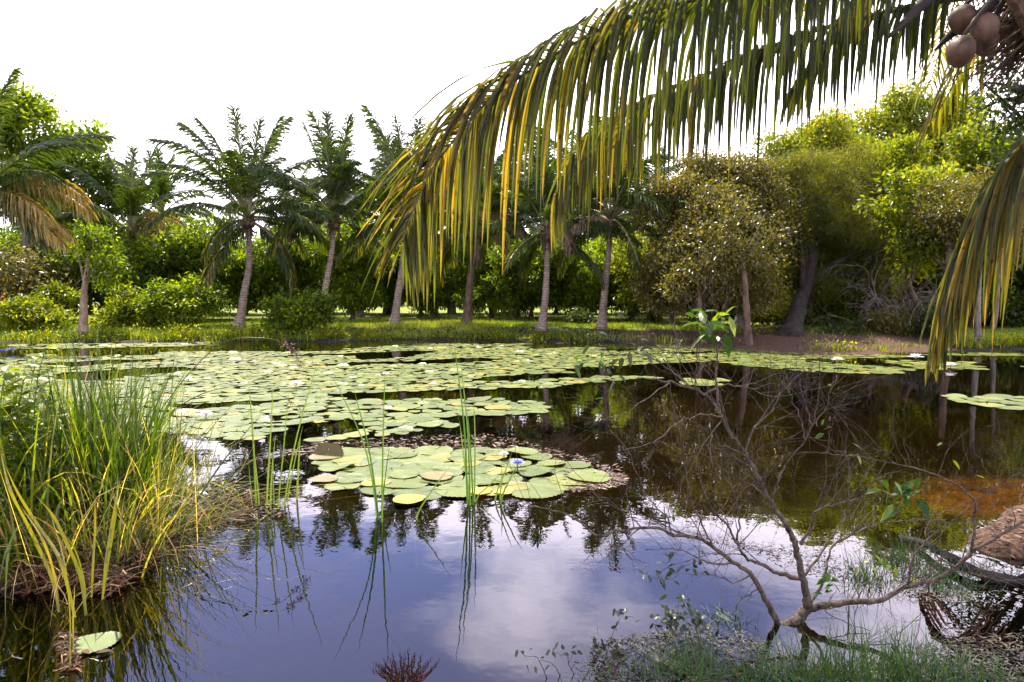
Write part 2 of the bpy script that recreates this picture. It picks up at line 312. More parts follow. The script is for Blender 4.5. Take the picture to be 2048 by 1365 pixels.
# ------------------------------------------------------------------ ground: one sheet, far bank, pond bed and near bank
SHORE = [(-2500, 690), (-600, 687), (0, 683), (200, 681), (450, 683), (660, 681), (900, 680), (1150, 682), (1300, 690), (1480, 697), (1560, 703), (1700, 705), (1830, 705), (1900, 698), (2048, 696), (2700, 700), (4500, 700)]
SP = np.array([list(on(x, y)) for x, y in SHORE])
def shore_y(x): return np.interp(x, SP[:, 0], SP[:, 1])
def ss(x, a, b):
    t = np.clip((x - a) / (b - a), 0, 1); return t * t * (3 - 2 * t)
def gnd(x, y):
    x = np.asarray(x, float); y = np.asarray(y, float)
    d = y - shore_y(x) + .5 * np.sin(x * 1.3) * np.sin(x * .37 + 1) + .22 * np.sin(x * 4.1 + 1.5 * np.sin(x * .9))
    P = np.stack([x.ravel(), y.ravel(), 0 * x.ravel()], 1)
    n1 = noise3(P, 1.1, 3).reshape(x.shape); n2 = noise3(P, .15, 4).reshape(x.shape)
    far = -.75 + .80 * ss(d, -4.5, .1) + .27 * ss(d, 0, 3.2) + .05 * n1 * ss(d, .2, 2) + .12 * n2 * ss(d, 4, 30)
    # near mound with the palm roots, at the right edge of the water
    u = np.sqrt(((x - 4.1) / 1.75) ** 2 + ((y - 4.45) / .82) ** 2) + .10 * np.sin(np.arctan2(y - 4.45, x - 4.1) * 5)
    mound = -.75 + .82 * ss(-u, -1.12, -.55) ; u3 = np.sqrt(((x - 4.3) / 2.3) ** 2 + ((y - 5.9) / 1.7) ** 2); sand = -.75 + .56 * ss(-u3, -1.1, -.55)
    u2 = np.sqrt(((x + 3.3) / 1.9) ** 2 + ((y - 4.0) / 1.1) ** 2)
    left = -.75 + .66 * ss(-u2, -1.35, -.6)
    near = -.75 + .95 * ss(-y, -2.3, -.6)
    nb = np.maximum.reduce([mound, sand, left, near]) + .02 * n1
    return np.maximum(far, nb)
xs = np.unique(np.concatenate([np.linspace(-160, -30, 30), np.linspace(-30, -6, 90), np.linspace(-6, 7, 110), np.linspace(7, 34, 100), np.linspace(34, 160, 30)]))
ys = np.unique(np.concatenate([np.linspace(-8, 0, 6), np.linspace(0, 8, 70), np.linspace(8, 18, 20), np.linspace(18, 34, 90), np.linspace(34, 80, 30), np.linspace(80, 420, 14)]))
GX, GY = np.meshgrid(xs, ys); GZ = gnd(GX, GY)
nx, ny = len(xs), len(ys); ii = (np.arange(ny - 1)[:, None] * nx + np.arange(nx - 1)[None, :])
GQ = np.stack([ii, ii + 1, ii + nx + 1, ii + nx], -1).reshape(-1, 4)
def ground_mat():
    m, N, L, o = mat('ground_cover'); tcn = N.new('ShaderNodeTexCoord')
    ca = N.new('ShaderNodeAttribute'); ca.attribute_name = 'cover'; se = N.new('ShaderNodeSeparateColor'); L.new(ca.outputs['Color'], se.inputs[0])
    def nz(s, d=5, sc_=(1, 1, 1)):
        mp = N.new('ShaderNodeMapping'); mp.inputs['Scale'].default_value = sc_; L.new(tcn.outputs['Object'], mp.inputs[0])
        n = N.new('ShaderNodeTexNoise'); n.inputs['Scale'].default_value = s; n.inputs['Detail'].default_value = d; n.inputs['Roughness'].default_value = .6; L.new(mp.outputs[0], n.inputs['Vector']); return n.outputs[0]
    def mixc(f, a, b):
        x = N.new('ShaderNodeMixRGB'); L.new(f, x.inputs[0]); L.new(a, x.inputs[1]); L.new(b, x.inputs[2]); return x.outputs[0]
    n1, n2 = nz(1.2), nz(14)
    mud = ramp(N, [(.3, (.004, .003, .002)), (.7, (.012, .007, .004))]); L.new(n2, mud.inputs[0])
    gr = ramp(N, [(.25, (.06, .085, .006)), (.5, (.16, .20, .008)), (.75, (.26, .28, .010))]); L.new(n1, gr.inputs[0])
    g2 = ramp(N, [(.3, (.6, .6, .6)), (.7, (1.3, 1.3, 1.3))]); L.new(n2, g2.inputs[0])
    gm = N.new('ShaderNodeMixRGB'); gm.blend_type = 'MULTIPLY'; gm.inputs[0].default_value = 1; L.new(gr.outputs[0], gm.inputs[1]); L.new(g2.outputs[0], gm.inputs[2])
    li = ramp(N, [(.3, (.018, .010, .006)), (.5, (.05, .025, .014)), (.62, (.12, .062, .033)), (.72, (.26, .15, .09))]); L.new(nz(22, 6), li.inputs[0])  # litter browns darkened, so the shade under the trees sits in the colour
    sa = ramp(N, [(.3, (.05, .022, .006)), (.5, (.22, .11, .03)), (.72, (.55, .32, .09))]); L.new(nz(3.5, 7), sa.inputs[0])
    def edge(chan, wob):
        a = N.new('ShaderNodeMath'); a.operation = 'MULTIPLY_ADD'; L.new(n1 if wob < 0 else nz(3), a.inputs[0]); a.inputs[1].default_value = abs(wob); L.new(se.outputs[chan], a.inputs[2])
        r = N.new('ShaderNodeMapRange'); L.new(a.outputs[0], r.inputs[0]); r.inputs[1].default_value = (.42 if chan != 2 else .25) + abs(wob) / 2; r.inputs[2].default_value = (.62 if chan != 2 else .85) + abs(wob) / 2; return r.outputs[0]
    c = mixc(edge(2, .7), mud.outputs[0], sa.outputs[0]); c = mixc(edge(1, .6), c, li.outputs[0]); c = mixc(edge(0, .7), c, gm.outputs[0])
    p = N.new('ShaderNodeBsdfPrincipled'); L.new(c, p.inputs['Base Color']); p.inputs['Roughness'].default_value = .85; p.inputs['Specular IOR Level'].default_value = .25
    b = N.new('ShaderNodeBump'); b.inputs['Strength'].default_value = .8; b.inputs['Distance'].default_value = .03; L.new(n2, b.inputs['Height']); L.new(b.outputs[0], p.inputs['Normal'])
    L.new(p.outputs[0], o.inputs[0]); return m
gme = mesh('ground', np.stack([GX, GY, GZ], -1).reshape(-1, 3), GQ, ground_mat(), smooth=True)
x_, y_, z_ = GX.ravel(), GY.ravel(), GZ.ravel(); d_ = y_ - shore_y(x_)
pxs = 1024 + F * x_ / np.maximum(y_, .5)
grass = ss(z_, .05, .16) * (y_ > 15)
brown = ss(pxs, 1180, 1330) * (1 - ss(d_, 2.6, 4.6)) * (1 - ss(pxs, 1870, 1930))
grass = grass * (1 - .9 * brown) * (1 - .75 * ss(-d_, -3.4, -2.4) * ss(d_, .2, 1.0) * ss(pxs, 600, 700) * (1 - ss(pxs, 1200, 1300)))  # band before the palms: brown soil, with their shade painted in as less grass
litter = np.clip(ss(z_, -.03, .03), 0, 1) * np.where(y_ > 12, .25 + .75 * brown, 1.0)
u = np.sqrt(((x_ - 4.5) / 1.6) ** 2 + ((y_ - 5.95) / .95) ** 2); sandv = (1 - ss(u, .25, 1.15)) * (z_ < .3)
ca = gme.color_attributes.new('cover', 'FLOAT_COLOR', 'POINT')
ca.data.foreach_set('color', np.stack([grass, litter, sandv, np.ones_like(grass)], -1).astype(np.float32).ravel())
tag(link('ground', gme), kind='structure')
def gz(x, y): return float(gnd(np.array([x]), np.array([y]))[0])
def foot(px, Y, sink=.05):
    x = (px - 1024) / F * Y; return Vector((x, Y, gz(x, Y) - sink))

# ------------------------------------------------------------------ palm fronds
def frond_geo(g, P, S, n, Lmax, wid, rng, droop=1.0, ang=(68, 30), segs=4, start=.14, fold=.18, vary=.12, lift=.1, yellow=0.0, m=0, lprof=None, amp=.5, bare=0.0):
    """P (k,3) rachis curve, S (k,3) side vectors; leaflets on both sides"""
    k = len(P); T = nrm(np.gradient(P, axis=0)); S = nrm(S - (S * T).sum(1, keepdims=True) * T)
    for sgn in (-1, 1):
        t = np.linspace(start, .995, n) + rng.uniform(-.3, .3, n) / n; t = np.clip(t, 0, 1)
        if bare: t = t[rng.random(n) > bare]
        nn_ = len(t)
        f = t * (k - 1); i = np.minimum(f.astype(int), k - 2); fr = (f - i)[:, None]
        B = P[i] * (1 - fr) + P[i + 1] * fr; Tt = nrm(T[i] * (1 - fr) + T[i + 1] * fr); St = nrm(S[i] * (1 - fr) + S[i + 1] * fr)
        Nn = np.cross(St, Tt); Nn *= np.sign(Nn[:, 2:3] + 1e-6)
        an = np.radians(ang[0] + (ang[1] - ang[0]) * t + rng.normal(0, 5, nn_))[:, None]
        d = nrm(Tt * np.cos(an) + St * sgn * np.sin(an) + Nn * (lift + rng.normal(0, .06, nn_))[:, None])
        s_ = (t - start) / (1 - start)
        prof = np.interp(s_, [0, .12, .35, .7, .9, 1.0], lprof or [.55, .85, 1.0, .85, .62, .42])
        L = Lmax * prof * (1 + rng.normal(0, vary, nn_)); step = (L / segs)[:, None]
        pts = [B]; W = []
        dl = np.interp(t, np.linspace(0, 1, len(droop)), droop) if isinstance(droop, (list, tuple)) else droop
        dr = (dl * (1 + rng.normal(0, .25, nn_)))[:, None] * np.array([0, 0, -1.0])
        for q in range(segs):
            wv = Tt - (Tt * d).sum(1, keepdims=True) * d; wv = nrm(wv + .25 * Nn - .25 * (Nn * d).sum(1, keepdims=True) * d + .1 * rng.standard_normal((nn_, 3)))
            W.append(wv); pts.append(pts[-1] + d * step); d = nrm(d + dr * (1.0 / segs) * (1 + 1.4 * np.exp(-q)))
        W.append(W[-1]); Pp = np.stack(pts, 1); Wp = np.stack(W, 1)
        tt = np.linspace(0, 1, segs + 1); wp = np.interp(tt, [0, .12, .5, .82, 1], [.5, 1, .9, .55, .06])
        a = np.clip(rng.normal(.26, .16, nn_) + yellow * rng.random(nn_) * 1.5 * np.clip(s_ * 2.0 - .35, .12, 1), 0, 1)
        ribbons(g, Pp, Wp, wid * (1 + rng.normal(0, .12, (nn_, 1))) * wp[None, :], a, m, fold)
def far_frond(rng, elev, L, curl, yellow=0.0, droop=1.0, dead=False, n=84, Lf=.86):
    """frond in the local xz plane, base at origin"""
    k = 16; th = R(elev) - np.linspace(0, 1, k) ** 1.3 * curl; st = L / (k - 1)
    P = np.zeros((k, 3)); P[1:, 0] = np.cumsum(np.cos(th[:-1])) * st; P[1:, 2] = np.cumsum(np.sin(th[:-1])) * st
    P[:, 1] = .12 * L * rng.normal() * np.linspace(0, 1, k) ** 2
    S = np.tile([0, 1.0, 0], (k, 1)) + .3 * rng.normal() * np.array([0, 0, 1.0])
    g = Geo(); tube(g, P, np.linspace(.045, .008, k), 5, .5, 1)
    frond_geo(g, P, S, n, Lf, .050, rng, droop, (44, 18) if elev > 65 else (52, 22), 3, .16, 0.0, .1, .12, yellow, 0)
    return g.mesh('frond', [M['palm_leaf_dead'] if dead else (M['palm_leaf_yellow'] if yellow > .8 else M['palm_leaf']), M['palm_leaf_dead'] if dead else M['rachis']])
rg = np.random.default_rng(11)
FR = {'up': [far_frond(rg, e, l, c, 0, .9, n=84, Lf=.84) for e, l, c in ((86, 3.7, .25), (78, 3.7, .5), (70, 3.6, .6), (83, 3.4, .35))],
      'mid': [far_frond(rg, e, l, c, .1, .8) for e, l, c in ((60, 3.9, 1.0), (52, 3.9, 1.1), (45, 3.8, 1.0), (56, 3.6, 1.3))],
      'low': [far_frond(rg, e, l, c, .25, 1.1) for e, l, c in ((36, 3.7, 1.2), (24, 3.6, 1.0), (14, 3.5, .95), (32, 3.7, 1.5))],
      'hang': [far_frond(rg, e, l, c, .5, 1.4) for e, l, c in ((-8, 3.1, 1.1), (-25, 2.9, .9), (2, 3.2, 1.3))],
      'yellow': [far_frond(rg, e, l, c, 1.0, 1.4) for e, l, c in ((22, 3.2, 1.2), (8, 3.0, 1.1), (35, 3.2, 1.4))],
      'dead': [far_frond(rg, e, l, c, 0, 1.8, True) for e, l, c in ((5, 1.9, .9), (-35, 2.2, .7), (20, 2.4, 1.6))]}
def palm(path, r0, label, counts, scale=1.0, seed=0, group=None, yellow_side=None, nuts=0, boots=True, trunk_mat='palm_bark', dead=0):
    """path: world points from base to crown"""
    rng = np.random.default_rng(seed); base = Vector(path[0]); root = empty('coconut_palm', base, label, 'palm tree', group)
    P = smooth_curve([Vector(p) - base for p in path], 40); g = Geo(); t = np.linspace(0, 1, 40)
    rad = r0 * (1 - .42 * t) * (1 + 1.0 * np.exp(-t * 16)) * (1 + .05 * np.sin(t * 170))
    tube(g, P, rad, 10, .5, 0, rng=rng, rough=.03); link('trunk', g.mesh('palm_trunk', M[trunk_mat], True), root)
    top = P[-1]
    if boots:
        g = Geo()
        for k in range(16):
            a = rng.random() * 6.28; z0 = -rng.random() * .55; b = top + [0, 0, z0]
            q = b + np.array([math.cos(a) * .30, math.sin(a) * .30, .22 - .4 * rng.random()]); tube(g, [b, (b + q) / 2 + [0, 0, .03], q], [.07, .05, .03], 5, rng.random())
        for k in range(40):
            a = rng.random() * 6.28; b = top + [math.cos(a) * .12, math.sin(a) * .12, -rng.random() * .5]
            q = b + np.array([math.cos(a) * .2 * rng.random(), math.sin(a) * .2 * rng.random(), -.3 - .4 * rng.random()]); tube(g, [b, q], [.02, .01], 4, rng.random())
        link('boot_fibres', g.mesh('boot_fibres', M['fibre']), root)
    kk = 0
    for kind in ('up', 'mid', 'low', 'hang', 'yellow', 'dead'):
        c = counts.get(kind, 0)
        for i in range(c):
            az = (kk * 2.39996 + rng.normal(0, .25)); kk += 1
            if kind == 'yellow' and yellow_side is not None: az = yellow_side + rng.normal(0, .7)
            if kind == 'dead' and yellow_side is not None: az = yellow_side + rng.normal(0, .5)
            me_ = FR[kind][rng.integers(len(FR[kind]))]; o = link('frond', me_, root)
            o.location = top + np.array([math.cos(az) * .08, math.sin(az) * .08, {'up': .05, 'mid': 0, 'low': -.1}.get(kind, -.22)])
            o.rotation_euler = (rng.normal(0, .06), rng.normal(0, .07), az); s = scale * rng.uniform(.88, 1.1); o.scale = (s, s, s)
    for i in range(nuts):
        a = rng.random() * 6.28; g = Geo(); nut(g, (0, 0, 0), .11); o = link('coconut', g.mesh('coconut', M['husk'], True), root); o.location = top + np.array([math.cos(a) * .25, math.sin(a) * .25, -.3 - .2 * rng.random()])
    return root
def nut(g, c, r, seg=18, rings=12, elong=1.25, m=0):
    c = np.asarray(c, float); th = np.linspace(0, math.pi, rings + 1)[1:-1]; ph = np.linspace(0, 2 * math.pi, seg, endpoint=False)
    V = []
    for t in th:
        rr = math.sin(t) ** .9 * r * (1 - .10 * math.cos(t))
        for p in ph: V.append(c + np.array([rr * (1 + .09 * math.cos(3 * p)) * math.cos(p), rr * (1 + .09 * math.cos(3 * p)) * math.sin(p), -math.cos(t) * r * elong]))
    n = len(th); V.append(c + [0, 0, -r * elong]); V.append(c + [0, 0, r * elong * 1.03])
    i = np.arange(n - 1)[:, None] * seg; j = np.arange(seg)[None, :]; j2 = (j + 1) % seg
    Q = np.stack([i + j, i + j2, i + seg + j2, i + seg + j], -1).reshape(-1, 4); jj = np.arange(seg); k2 = (jj + 1) % seg
    T = np.vstack([np.stack([np.full(seg, n * seg), k2, jj], 1), np.stack([np.full(seg, n * seg + 1), (n - 1) * seg + jj, (n - 1) * seg + k2], 1)])
    g.add(V, Q, T, .5, m)

# ------------------------------------------------------------------ broadleaf trees
def crown_geo(lobes, n_clump, per, L, Wd, rng, spread=.28, droop=.35, hole=.15, shell=.55, seed=1, needle=False, nf=1.5):
    """lobes: list of (centre(3), radii(3))"""
    ex = []
    for c_, r_ in lobes:
        c_ = np.array(list(c_), float); r_ = np.array(list(r_), float); ex.append((c_, r_ * .80))
        for q in range(5):
            dq = rng.standard_normal(3); dq /= np.linalg.norm(dq); ex.append((c_ + dq * r_ * .92, r_ * rng.uniform(.22, .50)))
    lobes = ex
    g = Geo(); C = np.array([list(l[0]) for l in lobes]); Rd = np.array([list(l[1]) for l in lobes]); vol = Rd.prod(1) ** .7; vol /= vol.sum()
    idx = rng.choice(len(lobes), int(n_clump * 1.9), p=vol); d = nrm(rng.standard_normal((len(idx), 3)))
    rr = shell + (1.06 - shell) * rng.random(len(idx)) ** .7; rr *= 1 + .24 * noise3(d * 3 + idx[:, None], 2.0, seed)
    P = C[idx] + d * rr[:, None] * Rd[idx]
    keep = noise3(P, nf, seed + 7) > -1.0 + hole * 2; P, d = P[keep][:n_clump], d[keep][:n_clump]
    cl = rng.random(len(P)) * .5 + .5 * (noise3(P, nf * .8, seed + 3) * .5 + .5)
    N = len(P) * per; PP = np.repeat(P, per, 0) + rng.standard_normal((N, 3)) * spread * np.array([1, 1, .65]); dd = np.repeat(d, per, 0)
    ax = nrm(rng.standard_normal((N, 3)) * .9 + dd * .7 + np.array([0, 0, -droop]))
    a = np.clip(.55 * np.repeat(cl, per) + .45 * rng.random(N), 0, 1)
    leaves(g, PP, ax, L * rng.uniform(.7, 1.25, N), Wd * rng.uniform(.75, 1.2, N), rng, a=a, tilt=.55 if not needle else 2)
    return g
def limbs_geo(base, top, lobes, r, rng, n_br=6, sides=8, rough=.06, mid=None):
    g = Geo(); base = np.array(base, float); top = np.array(top, float); pts = [base] + ([np.array(q, float) for q in mid] if mid else [base * .5 + top * .5 + rng.normal(0, .08, 3) * np.linalg.norm(top - base)]) + [top]
    P = smooth_curve(pts, 22); t = np.linspace(0, 1, 22); tube(g, P, r * (1 - .62 * t) * (1 + .7 * np.exp(-t * 12)), sides, .5, 0, rng=rng, rough=rough)
    for i in range(n_br):
        l = lobes[i % len(lobes)]; k = rng.integers(9, 21); s = P[k]; e = np.array(list(l[0])) + rng.standard_normal(3) * np.array(list(l[1])) * .35
        m_ = (s + e) / 2 + [0, 0, .12 * np.linalg.norm(e - s)]; B = smooth_curve([s, m_, e], 9); rb = r * (1 - .62 * t[k]) * .6
        tube(g, B, np.linspace(rb, rb * .18, 9), 6, .5, 0, rng=rng, rough=rough)
        for j in range(3):
            s2 = B[rng.integers(3, 8)]; e2 = s2 + rng.standard_normal(3) * np.array(list(l[1])) * .5; B2 = smooth_curve([s2, (s2 + e2) / 2 + [0, 0, .06], e2], 5); tube(g, B2, np.linspace(rb * .35, rb * .08, 5), 4, .5, 0)
    return g
def tree(name, label, cat, base, lobes_w, leafmat, bark, r, n_clump, per, L, Wd, seed, group=None, top=None, mid=None, n_br=6, **kw):
    """base: world point; lobes_w in world space"""
    rng = np.random.default_rng(seed); b = Vector(base); root = empty(name, b, label, cat, group)
    lob = [(Vector(c) - b, rr) for c, rr in lobes_w]
    g = crown_geo(lob, n_clump, per, L, Wd, rng, seed=seed, **kw); link('crown', g.mesh('crown', M[leafmat]), root)
    tp = (Vector(top) - b) if top is not None else sum((l[0] for l in lob), Vector()) / len(lob)
    gl = limbs_geo((0, 0, 0), tp, lob, r, rng, n_br, mid=[Vector(q) - b for q in mid] if mid else None); link('trunk', gl.mesh('trunk', M[bark], True), root)
    return root
def lob(px, py, Y, rx, ry, dep=None):
    """lobe from photo pixels at distance Y"""
    c = at(px, py, Y); s = Y / F; return (c, (rx * s, (dep if dep is not None else (rx + ry) / 2) * s, ry * s))
def copy_tree(o, parent=None):
    c = o.copy(); COL.objects.link(c)
    if parent is not None: c.parent = parent
    for ch in [x for x in bpy.data.objects if x.parent == o]: copy_tree(ch, c)
    return c

def blades_geo(g, root, n, h, lean, az, azs, w, rng, segs=8, m=0, spread=.12, curl=.8, amean=.45, asd=.25, sink=.15, stiff=1.6):
    """n blades from round root"""
    B = np.stack([root[0] + rng.normal(0, spread, n), root[1] + rng.normal(0, spread * .7, n), np.full(n, -sink)], 1)
    a = az + rng.normal(0, azs, n); th0 = np.abs(rng.normal(lean * .5, lean * .4, n)); kp = curl * rng.gamma(1.6, .6, n); Hh = h * rng.uniform(.55, 1.1, n) + sink
    k = segs; t = np.linspace(0, 1, k + 1); th = th0[:, None] + kp[:, None] * t[None, :] ** stiff; st = (Hh / k)[:, None]
    dx = np.sin(th) * st; dz = np.cos(th) * st
    rad = np.concatenate([np.zeros((n, 1)), np.cumsum(dx[:, :-1], 1)], 1); zz = np.concatenate([np.zeros((n, 1)), np.cumsum(dz[:, :-1], 1)], 1)
    P = np.stack([B[:, :1] + rad * np.cos(a)[:, None], B[:, 1:2] + rad * np.sin(a)[:, None], np.maximum(B[:, 2:3] + zz, np.where(t[None, :] > .3, .01, -9))], -1)
    tw = a + math.pi / 2 + rng.normal(0, .5, n); W = np.stack([np.cos(tw), np.sin(tw), 0 * tw], -1)[:, None, :].repeat(k + 1, 1)
    wd = w * rng.uniform(.6, 1.3, n)[:, None] * np.interp(t, [0, .25, .7, 1], [.8, 1, .7, .05])[None, :]
    ribbons(g, P, W, wd, np.clip(rng.normal(amean, asd, n), 0, 1), m, .3)
#@@BACK
# ---- orchard of low leafy trees on the lawn
protos = []
for v in range(4):
    rng = np.random.default_rng(40 + v)
    lb = [((rng.normal(0, .4), rng.normal(0, .4), 2.2), (1.45, 1.45, 1.4))]
    for i in range(9):
        a = i * 2.4 + rng.random(); lb.append(((math.cos(a) * 1.25, math.sin(a) * 1.25, 1.0 + rng.random() * 2.1), (.9, .9, .75)))
    root = empty('leafy_tree', (0, 0, 0)); lbv = [(Vector(c), r) for c, r in lb]
    g = crown_geo(lbv, 1900, 9, .21, .085, rng, spread=.15, hole=.20, shell=.55, seed=40 + v, nf=2.6, droop=.5); link('crown', g.mesh('crown', M['mango_leaf']), root)
    gl = limbs_geo((0, 0, 0), (0, 0, 1.7), lbv, .11, rng, 7); link('trunk', gl.mesh('trunk', M['bark_brown'], True), root)
    protos.append([root, False])
orchard = [  # px, Y, height scale, width scale, label
    (205, 31, 1.05, 1.0, 'leafy green tree just behind the slim bare pale trunk'),
    (300, 31, .95, 1.05, 'leafy green tree between the pale trunk and the tallest palm'),
    (405, 32, 1.1, 1.1, 'leafy green tree just beside the trunk of the tallest palm'),
    (560, 33, 1.08, 1.0, 'leafy green tree filling the gap between the two tall palms'),
    (705, 32, 1.15, 1.05, 'dark leafy tree directly behind the drooping tip of the big frond'),
    (838, 34, 1.05, .95, 'dark leafy tree between two half hidden palm trunks'),
    (985, 33, 1.12, 1.0, 'low branching tree with a forked stem on the bright lawn'),
    (1062, 35, 1.05, .95, 'low dense tree right behind the slender straight palm'),
    (1150, 31.5, 1.1, 1.0, 'leafy tree on the lawn between the last two palms of the row'),
    (1262, 33, 1.1, 1.05, 'leafy tree between the last palm and the brownish thicket')]
orow2 = [(90, 38), (180, 42), (275, 40), (380, 42), (490, 40), (620, 42), (700, 44), (780, 41), (900, 43), (1020, 44), (1110, 42), (1210, 41), (1320, 42), (1420, 40), (1540, 41), (1650, 40), (1760, 42), (1870, 40), (1990, 41), (2100, 43), (-20, 42), (-120, 40)]
rng = np.random.default_rng(5)
def put_orchard(px, Y, hs, ws, label, group):
    v = int(rng.integers(4)); pr = protos[v]
    if not pr[1]: o = pr[0]; pr[1] = True
    else: o = copy_tree(pr[0])
    o.location = foot(px, Y, .05); o.scale = (ws, ws, hs); o.rotation_euler = (0, 0, rng.random() * 6.28)
    tag(o, label, 'tree', group)
for px, Y, hs, ws, lab in orchard: put_orchard(px, Y, hs, ws, lab, 'orchard trees on the lawn')
WO = 'first second third fourth fifth sixth seventh eighth ninth tenth eleventh'.split(); ox = sorted(q[0] for q in orow2)
for px, Y in orow2:
    k_ = ox.index(px); put_orchard(px, Y, rng.uniform(1.15, 1.4), rng.uniform(1.05, 1.3), 'rear row orchard tree beyond the lawn, ' + (WO[k_] + ' from the left' if k_ < 11 else WO[21 - k_] + ' from the right'), 'rear orchard trees')

# ---- far coconut palms
def base_at(px, py):
    """ground point seen at pixel (iterated for ground height)"""
    z = .3
    for _ in range(4): p = on(px, py, z); z = gz(p.x, p.y)
    return Vector((p.x, p.y, z - .05))
def palm_px(pts, r0, label, counts, depth_drift=0.0, **kw):
    b = base_at(*pts[0]); Y = b.y; path = [b] + [at(x, y, Y + depth_drift * (i + 1)) for i, (x, y) in enumerate(pts[1:])]
    return palm(path, r0, label, counts, **kw)
full = dict(up=5, mid=7, low=7, hang=5)
palm_px([(478, 654), (488, 590), (499, 520), (494, 428)], .15, 'tallest coconut palm, slightly curved trunk, full crown against the sky', dict(up=6, mid=7, low=7, hang=5, dead=1), seed=21, scale=1.0, nuts=4, yellow_side=-.6)
palm_px([(643, 653), (651, 575), (664, 500), (667, 428)], .14, 'second coconut palm, trunk foot hidden by a round dark bush', dict(up=6, mid=7, low=6, hang=4, dead=1), seed=22, scale=.95, nuts=3, yellow_side=2.6)
palm_px([(788, 653), (795, 600), (806, 520), (812, 425)], .16, 'coconut palm with swollen pale foot behind the drooping frond tip', dict(up=8, mid=7, low=7, hang=4, yellow=1), seed=23, scale=1.0)
palm_px([(932, 651), (938, 590), (944, 520), (950, 430)], .16, 'dark trunked coconut palm with a long dead frond hanging beside it', dict(up=6, mid=7, low=7, hang=5, dead=3), seed=24, scale=.95, trunk_mat='bark_brown', yellow_side=-.9)
palm_px([(1083, 656), (1091, 590), (1094, 520), (1095, 455)], .14, 'slender straight coconut palm with pale ringed trunk and low crown', dict(up=7, mid=7, low=6, hang=3, dead=1), seed=25, scale=.9, nuts=3)
palm_px([(1203, 656), (1209, 590), (1216, 520), (1224, 430)], .14, 'last coconut palm of the row with one brown dead frond', dict(up=7, mid=7, low=7, hang=3, dead=2), seed=26, scale=.95, yellow_side=3.1)
# palm leaning in from the left edge and others deeper in
palm([foot(-75, 20.5), at(-70, 560, 20.5), at(-55, 470, 20.5), at(-45, 395, 20.5)], .17, 'coconut palm at the far left with yellowing fronds over the pale trunk', dict(up=4, mid=7, low=6, hang=2, yellow=5, dead=1), seed=27, scale=1.0, yellow_side=-.1)
palm([foot(255, 33), at(258, 540, 33), at(262, 455, 33)], .16, 'coconut palm with bright yellow lower fronds behind the orchard', dict(up=5, mid=6, low=4, yellow=6), seed=28, scale=1.0, yellow_side=-.3)
palm([foot(322, 40), at(322, 500, 40), at(325, 425, 40)], .16, 'distant coconut palm showing its tip above the yellow fronded one', dict(up=5, mid=6, low=6, hang=2), seed=29, scale=.95)
back = [(575, 38, 445), (625, 44, 455), (720, 37, 440), (772, 42, 425), (868, 36, 442), (905, 42, 420), (985, 38, 440), (1032, 36, 448), (1145, 38, 438), (1185, 44, 410), (1272, 37, 440), (1312, 43, 425)]
for i, (px, Y, py) in enumerate(back):
    palm([foot(px, Y), at(px + 4, (py + 640) / 2, Y), at(px + 2, py, Y)], .15, 'dark coconut palm behind the orchard, ' + 'first second third fourth fifth sixth seventh eighth ninth tenth eleventh twelfth thirteenth'.split()[sorted(b_[0] for b_ in back).index(px)] + ' from the left of those', dict(up=3, mid=6, low=8, hang=6), seed=60 + i, scale=.82 if px < 700 else 1.05, group='palms behind the orchard', boots=False)

# ---- left trees
tree('broadleaf_tree', 'tall spreading tree with dense dark green crown at the far left', 'tree', foot(70, 34), [lob(60, 262, 34, 100, 60), lob(150, 325, 34, 80, 70), lob(225, 350, 34, 45, 50), lob(110, 420, 34, 110, 65), lob(10, 350, 34, 80, 100), lob(180, 440, 34, 60, 60), lob(60, 212, 34, 55, 26)],
     'mango_leaf', 'bark_grey', .3, 2000, 10, .30, .15, 101, hole=.34, spread=.27, nf=1.5, shell=.45, n_br=12, top=at(90, 400, 34))
tree('slim_tree', 'slim bare pale trunk with a small leafy top by the shore', 'tree', foot(165, 24.2), [lob(190, 478, 24.2, 30, 26), lob(212, 540, 24.4, 26, 45), lob(150, 500, 24.5, 22, 18)], 'mango_leaf', 'bark_pale', .145, 150, 9, .2, .08, 102, top=at(180, 478, 24.2), mid=[at(168, 590, 24.2), at(176, 530, 24.2)], n_br=3, spread=.15)
SHR = [((55, 25.2), [lob(30, 632, 25.2, 60, 24), lob(95, 640, 25.4, 50, 20), lob(60, 618, 25.6, 45, 22)], 'bright_leaf', 'low yellowish green bush spreading along the left shore', 103, 420),
       ((115, 27.5), [lob(115, 605, 27.5, 38, 26), lob(85, 618, 27.4, 30, 20)], 'bright_leaf', 'small bright bush in front of the pale vehicle', 104, 220),
       ((240, 26), [lob(235, 632, 26, 50, 26), lob(290, 625, 26, 55, 35), lob(255, 600, 26.3, 40, 25)], 'bright_leaf', 'loose yellow green bush just beside the slim pale trunk', 105, 420),
       ((375, 25.5), [lob(365, 625, 25.5, 62, 35), lob(330, 595, 25.8, 50, 40), lob(400, 590, 26, 45, 40)], 'mango_leaf', 'wide leafy bush standing at the foot of the tallest palm', 106, 650),
       ((600, 24.6), [lob(600, 642, 24.6, 66, 30), lob(570, 615, 24.8, 40, 26), lob(640, 620, 24.8, 38, 26)], 'mango_leaf', 'round dark green bush at the water edge below the second palm', 107, 620),
       ((-60, 27), [lob(-60, 560, 27, 120, 80), lob(20, 560, 28, 70, 60), lob(100, 560, 29, 50, 50)], 'olive_leaf', 'dull green thicket at the far left behind the low bush', 108, 900),
       ((1150, 27.2), [lob(1158, 640, 27.2, 17, 24)], 'dark_leaf', 'small dark upright bush beside the last palm of the row', 109, 60)]
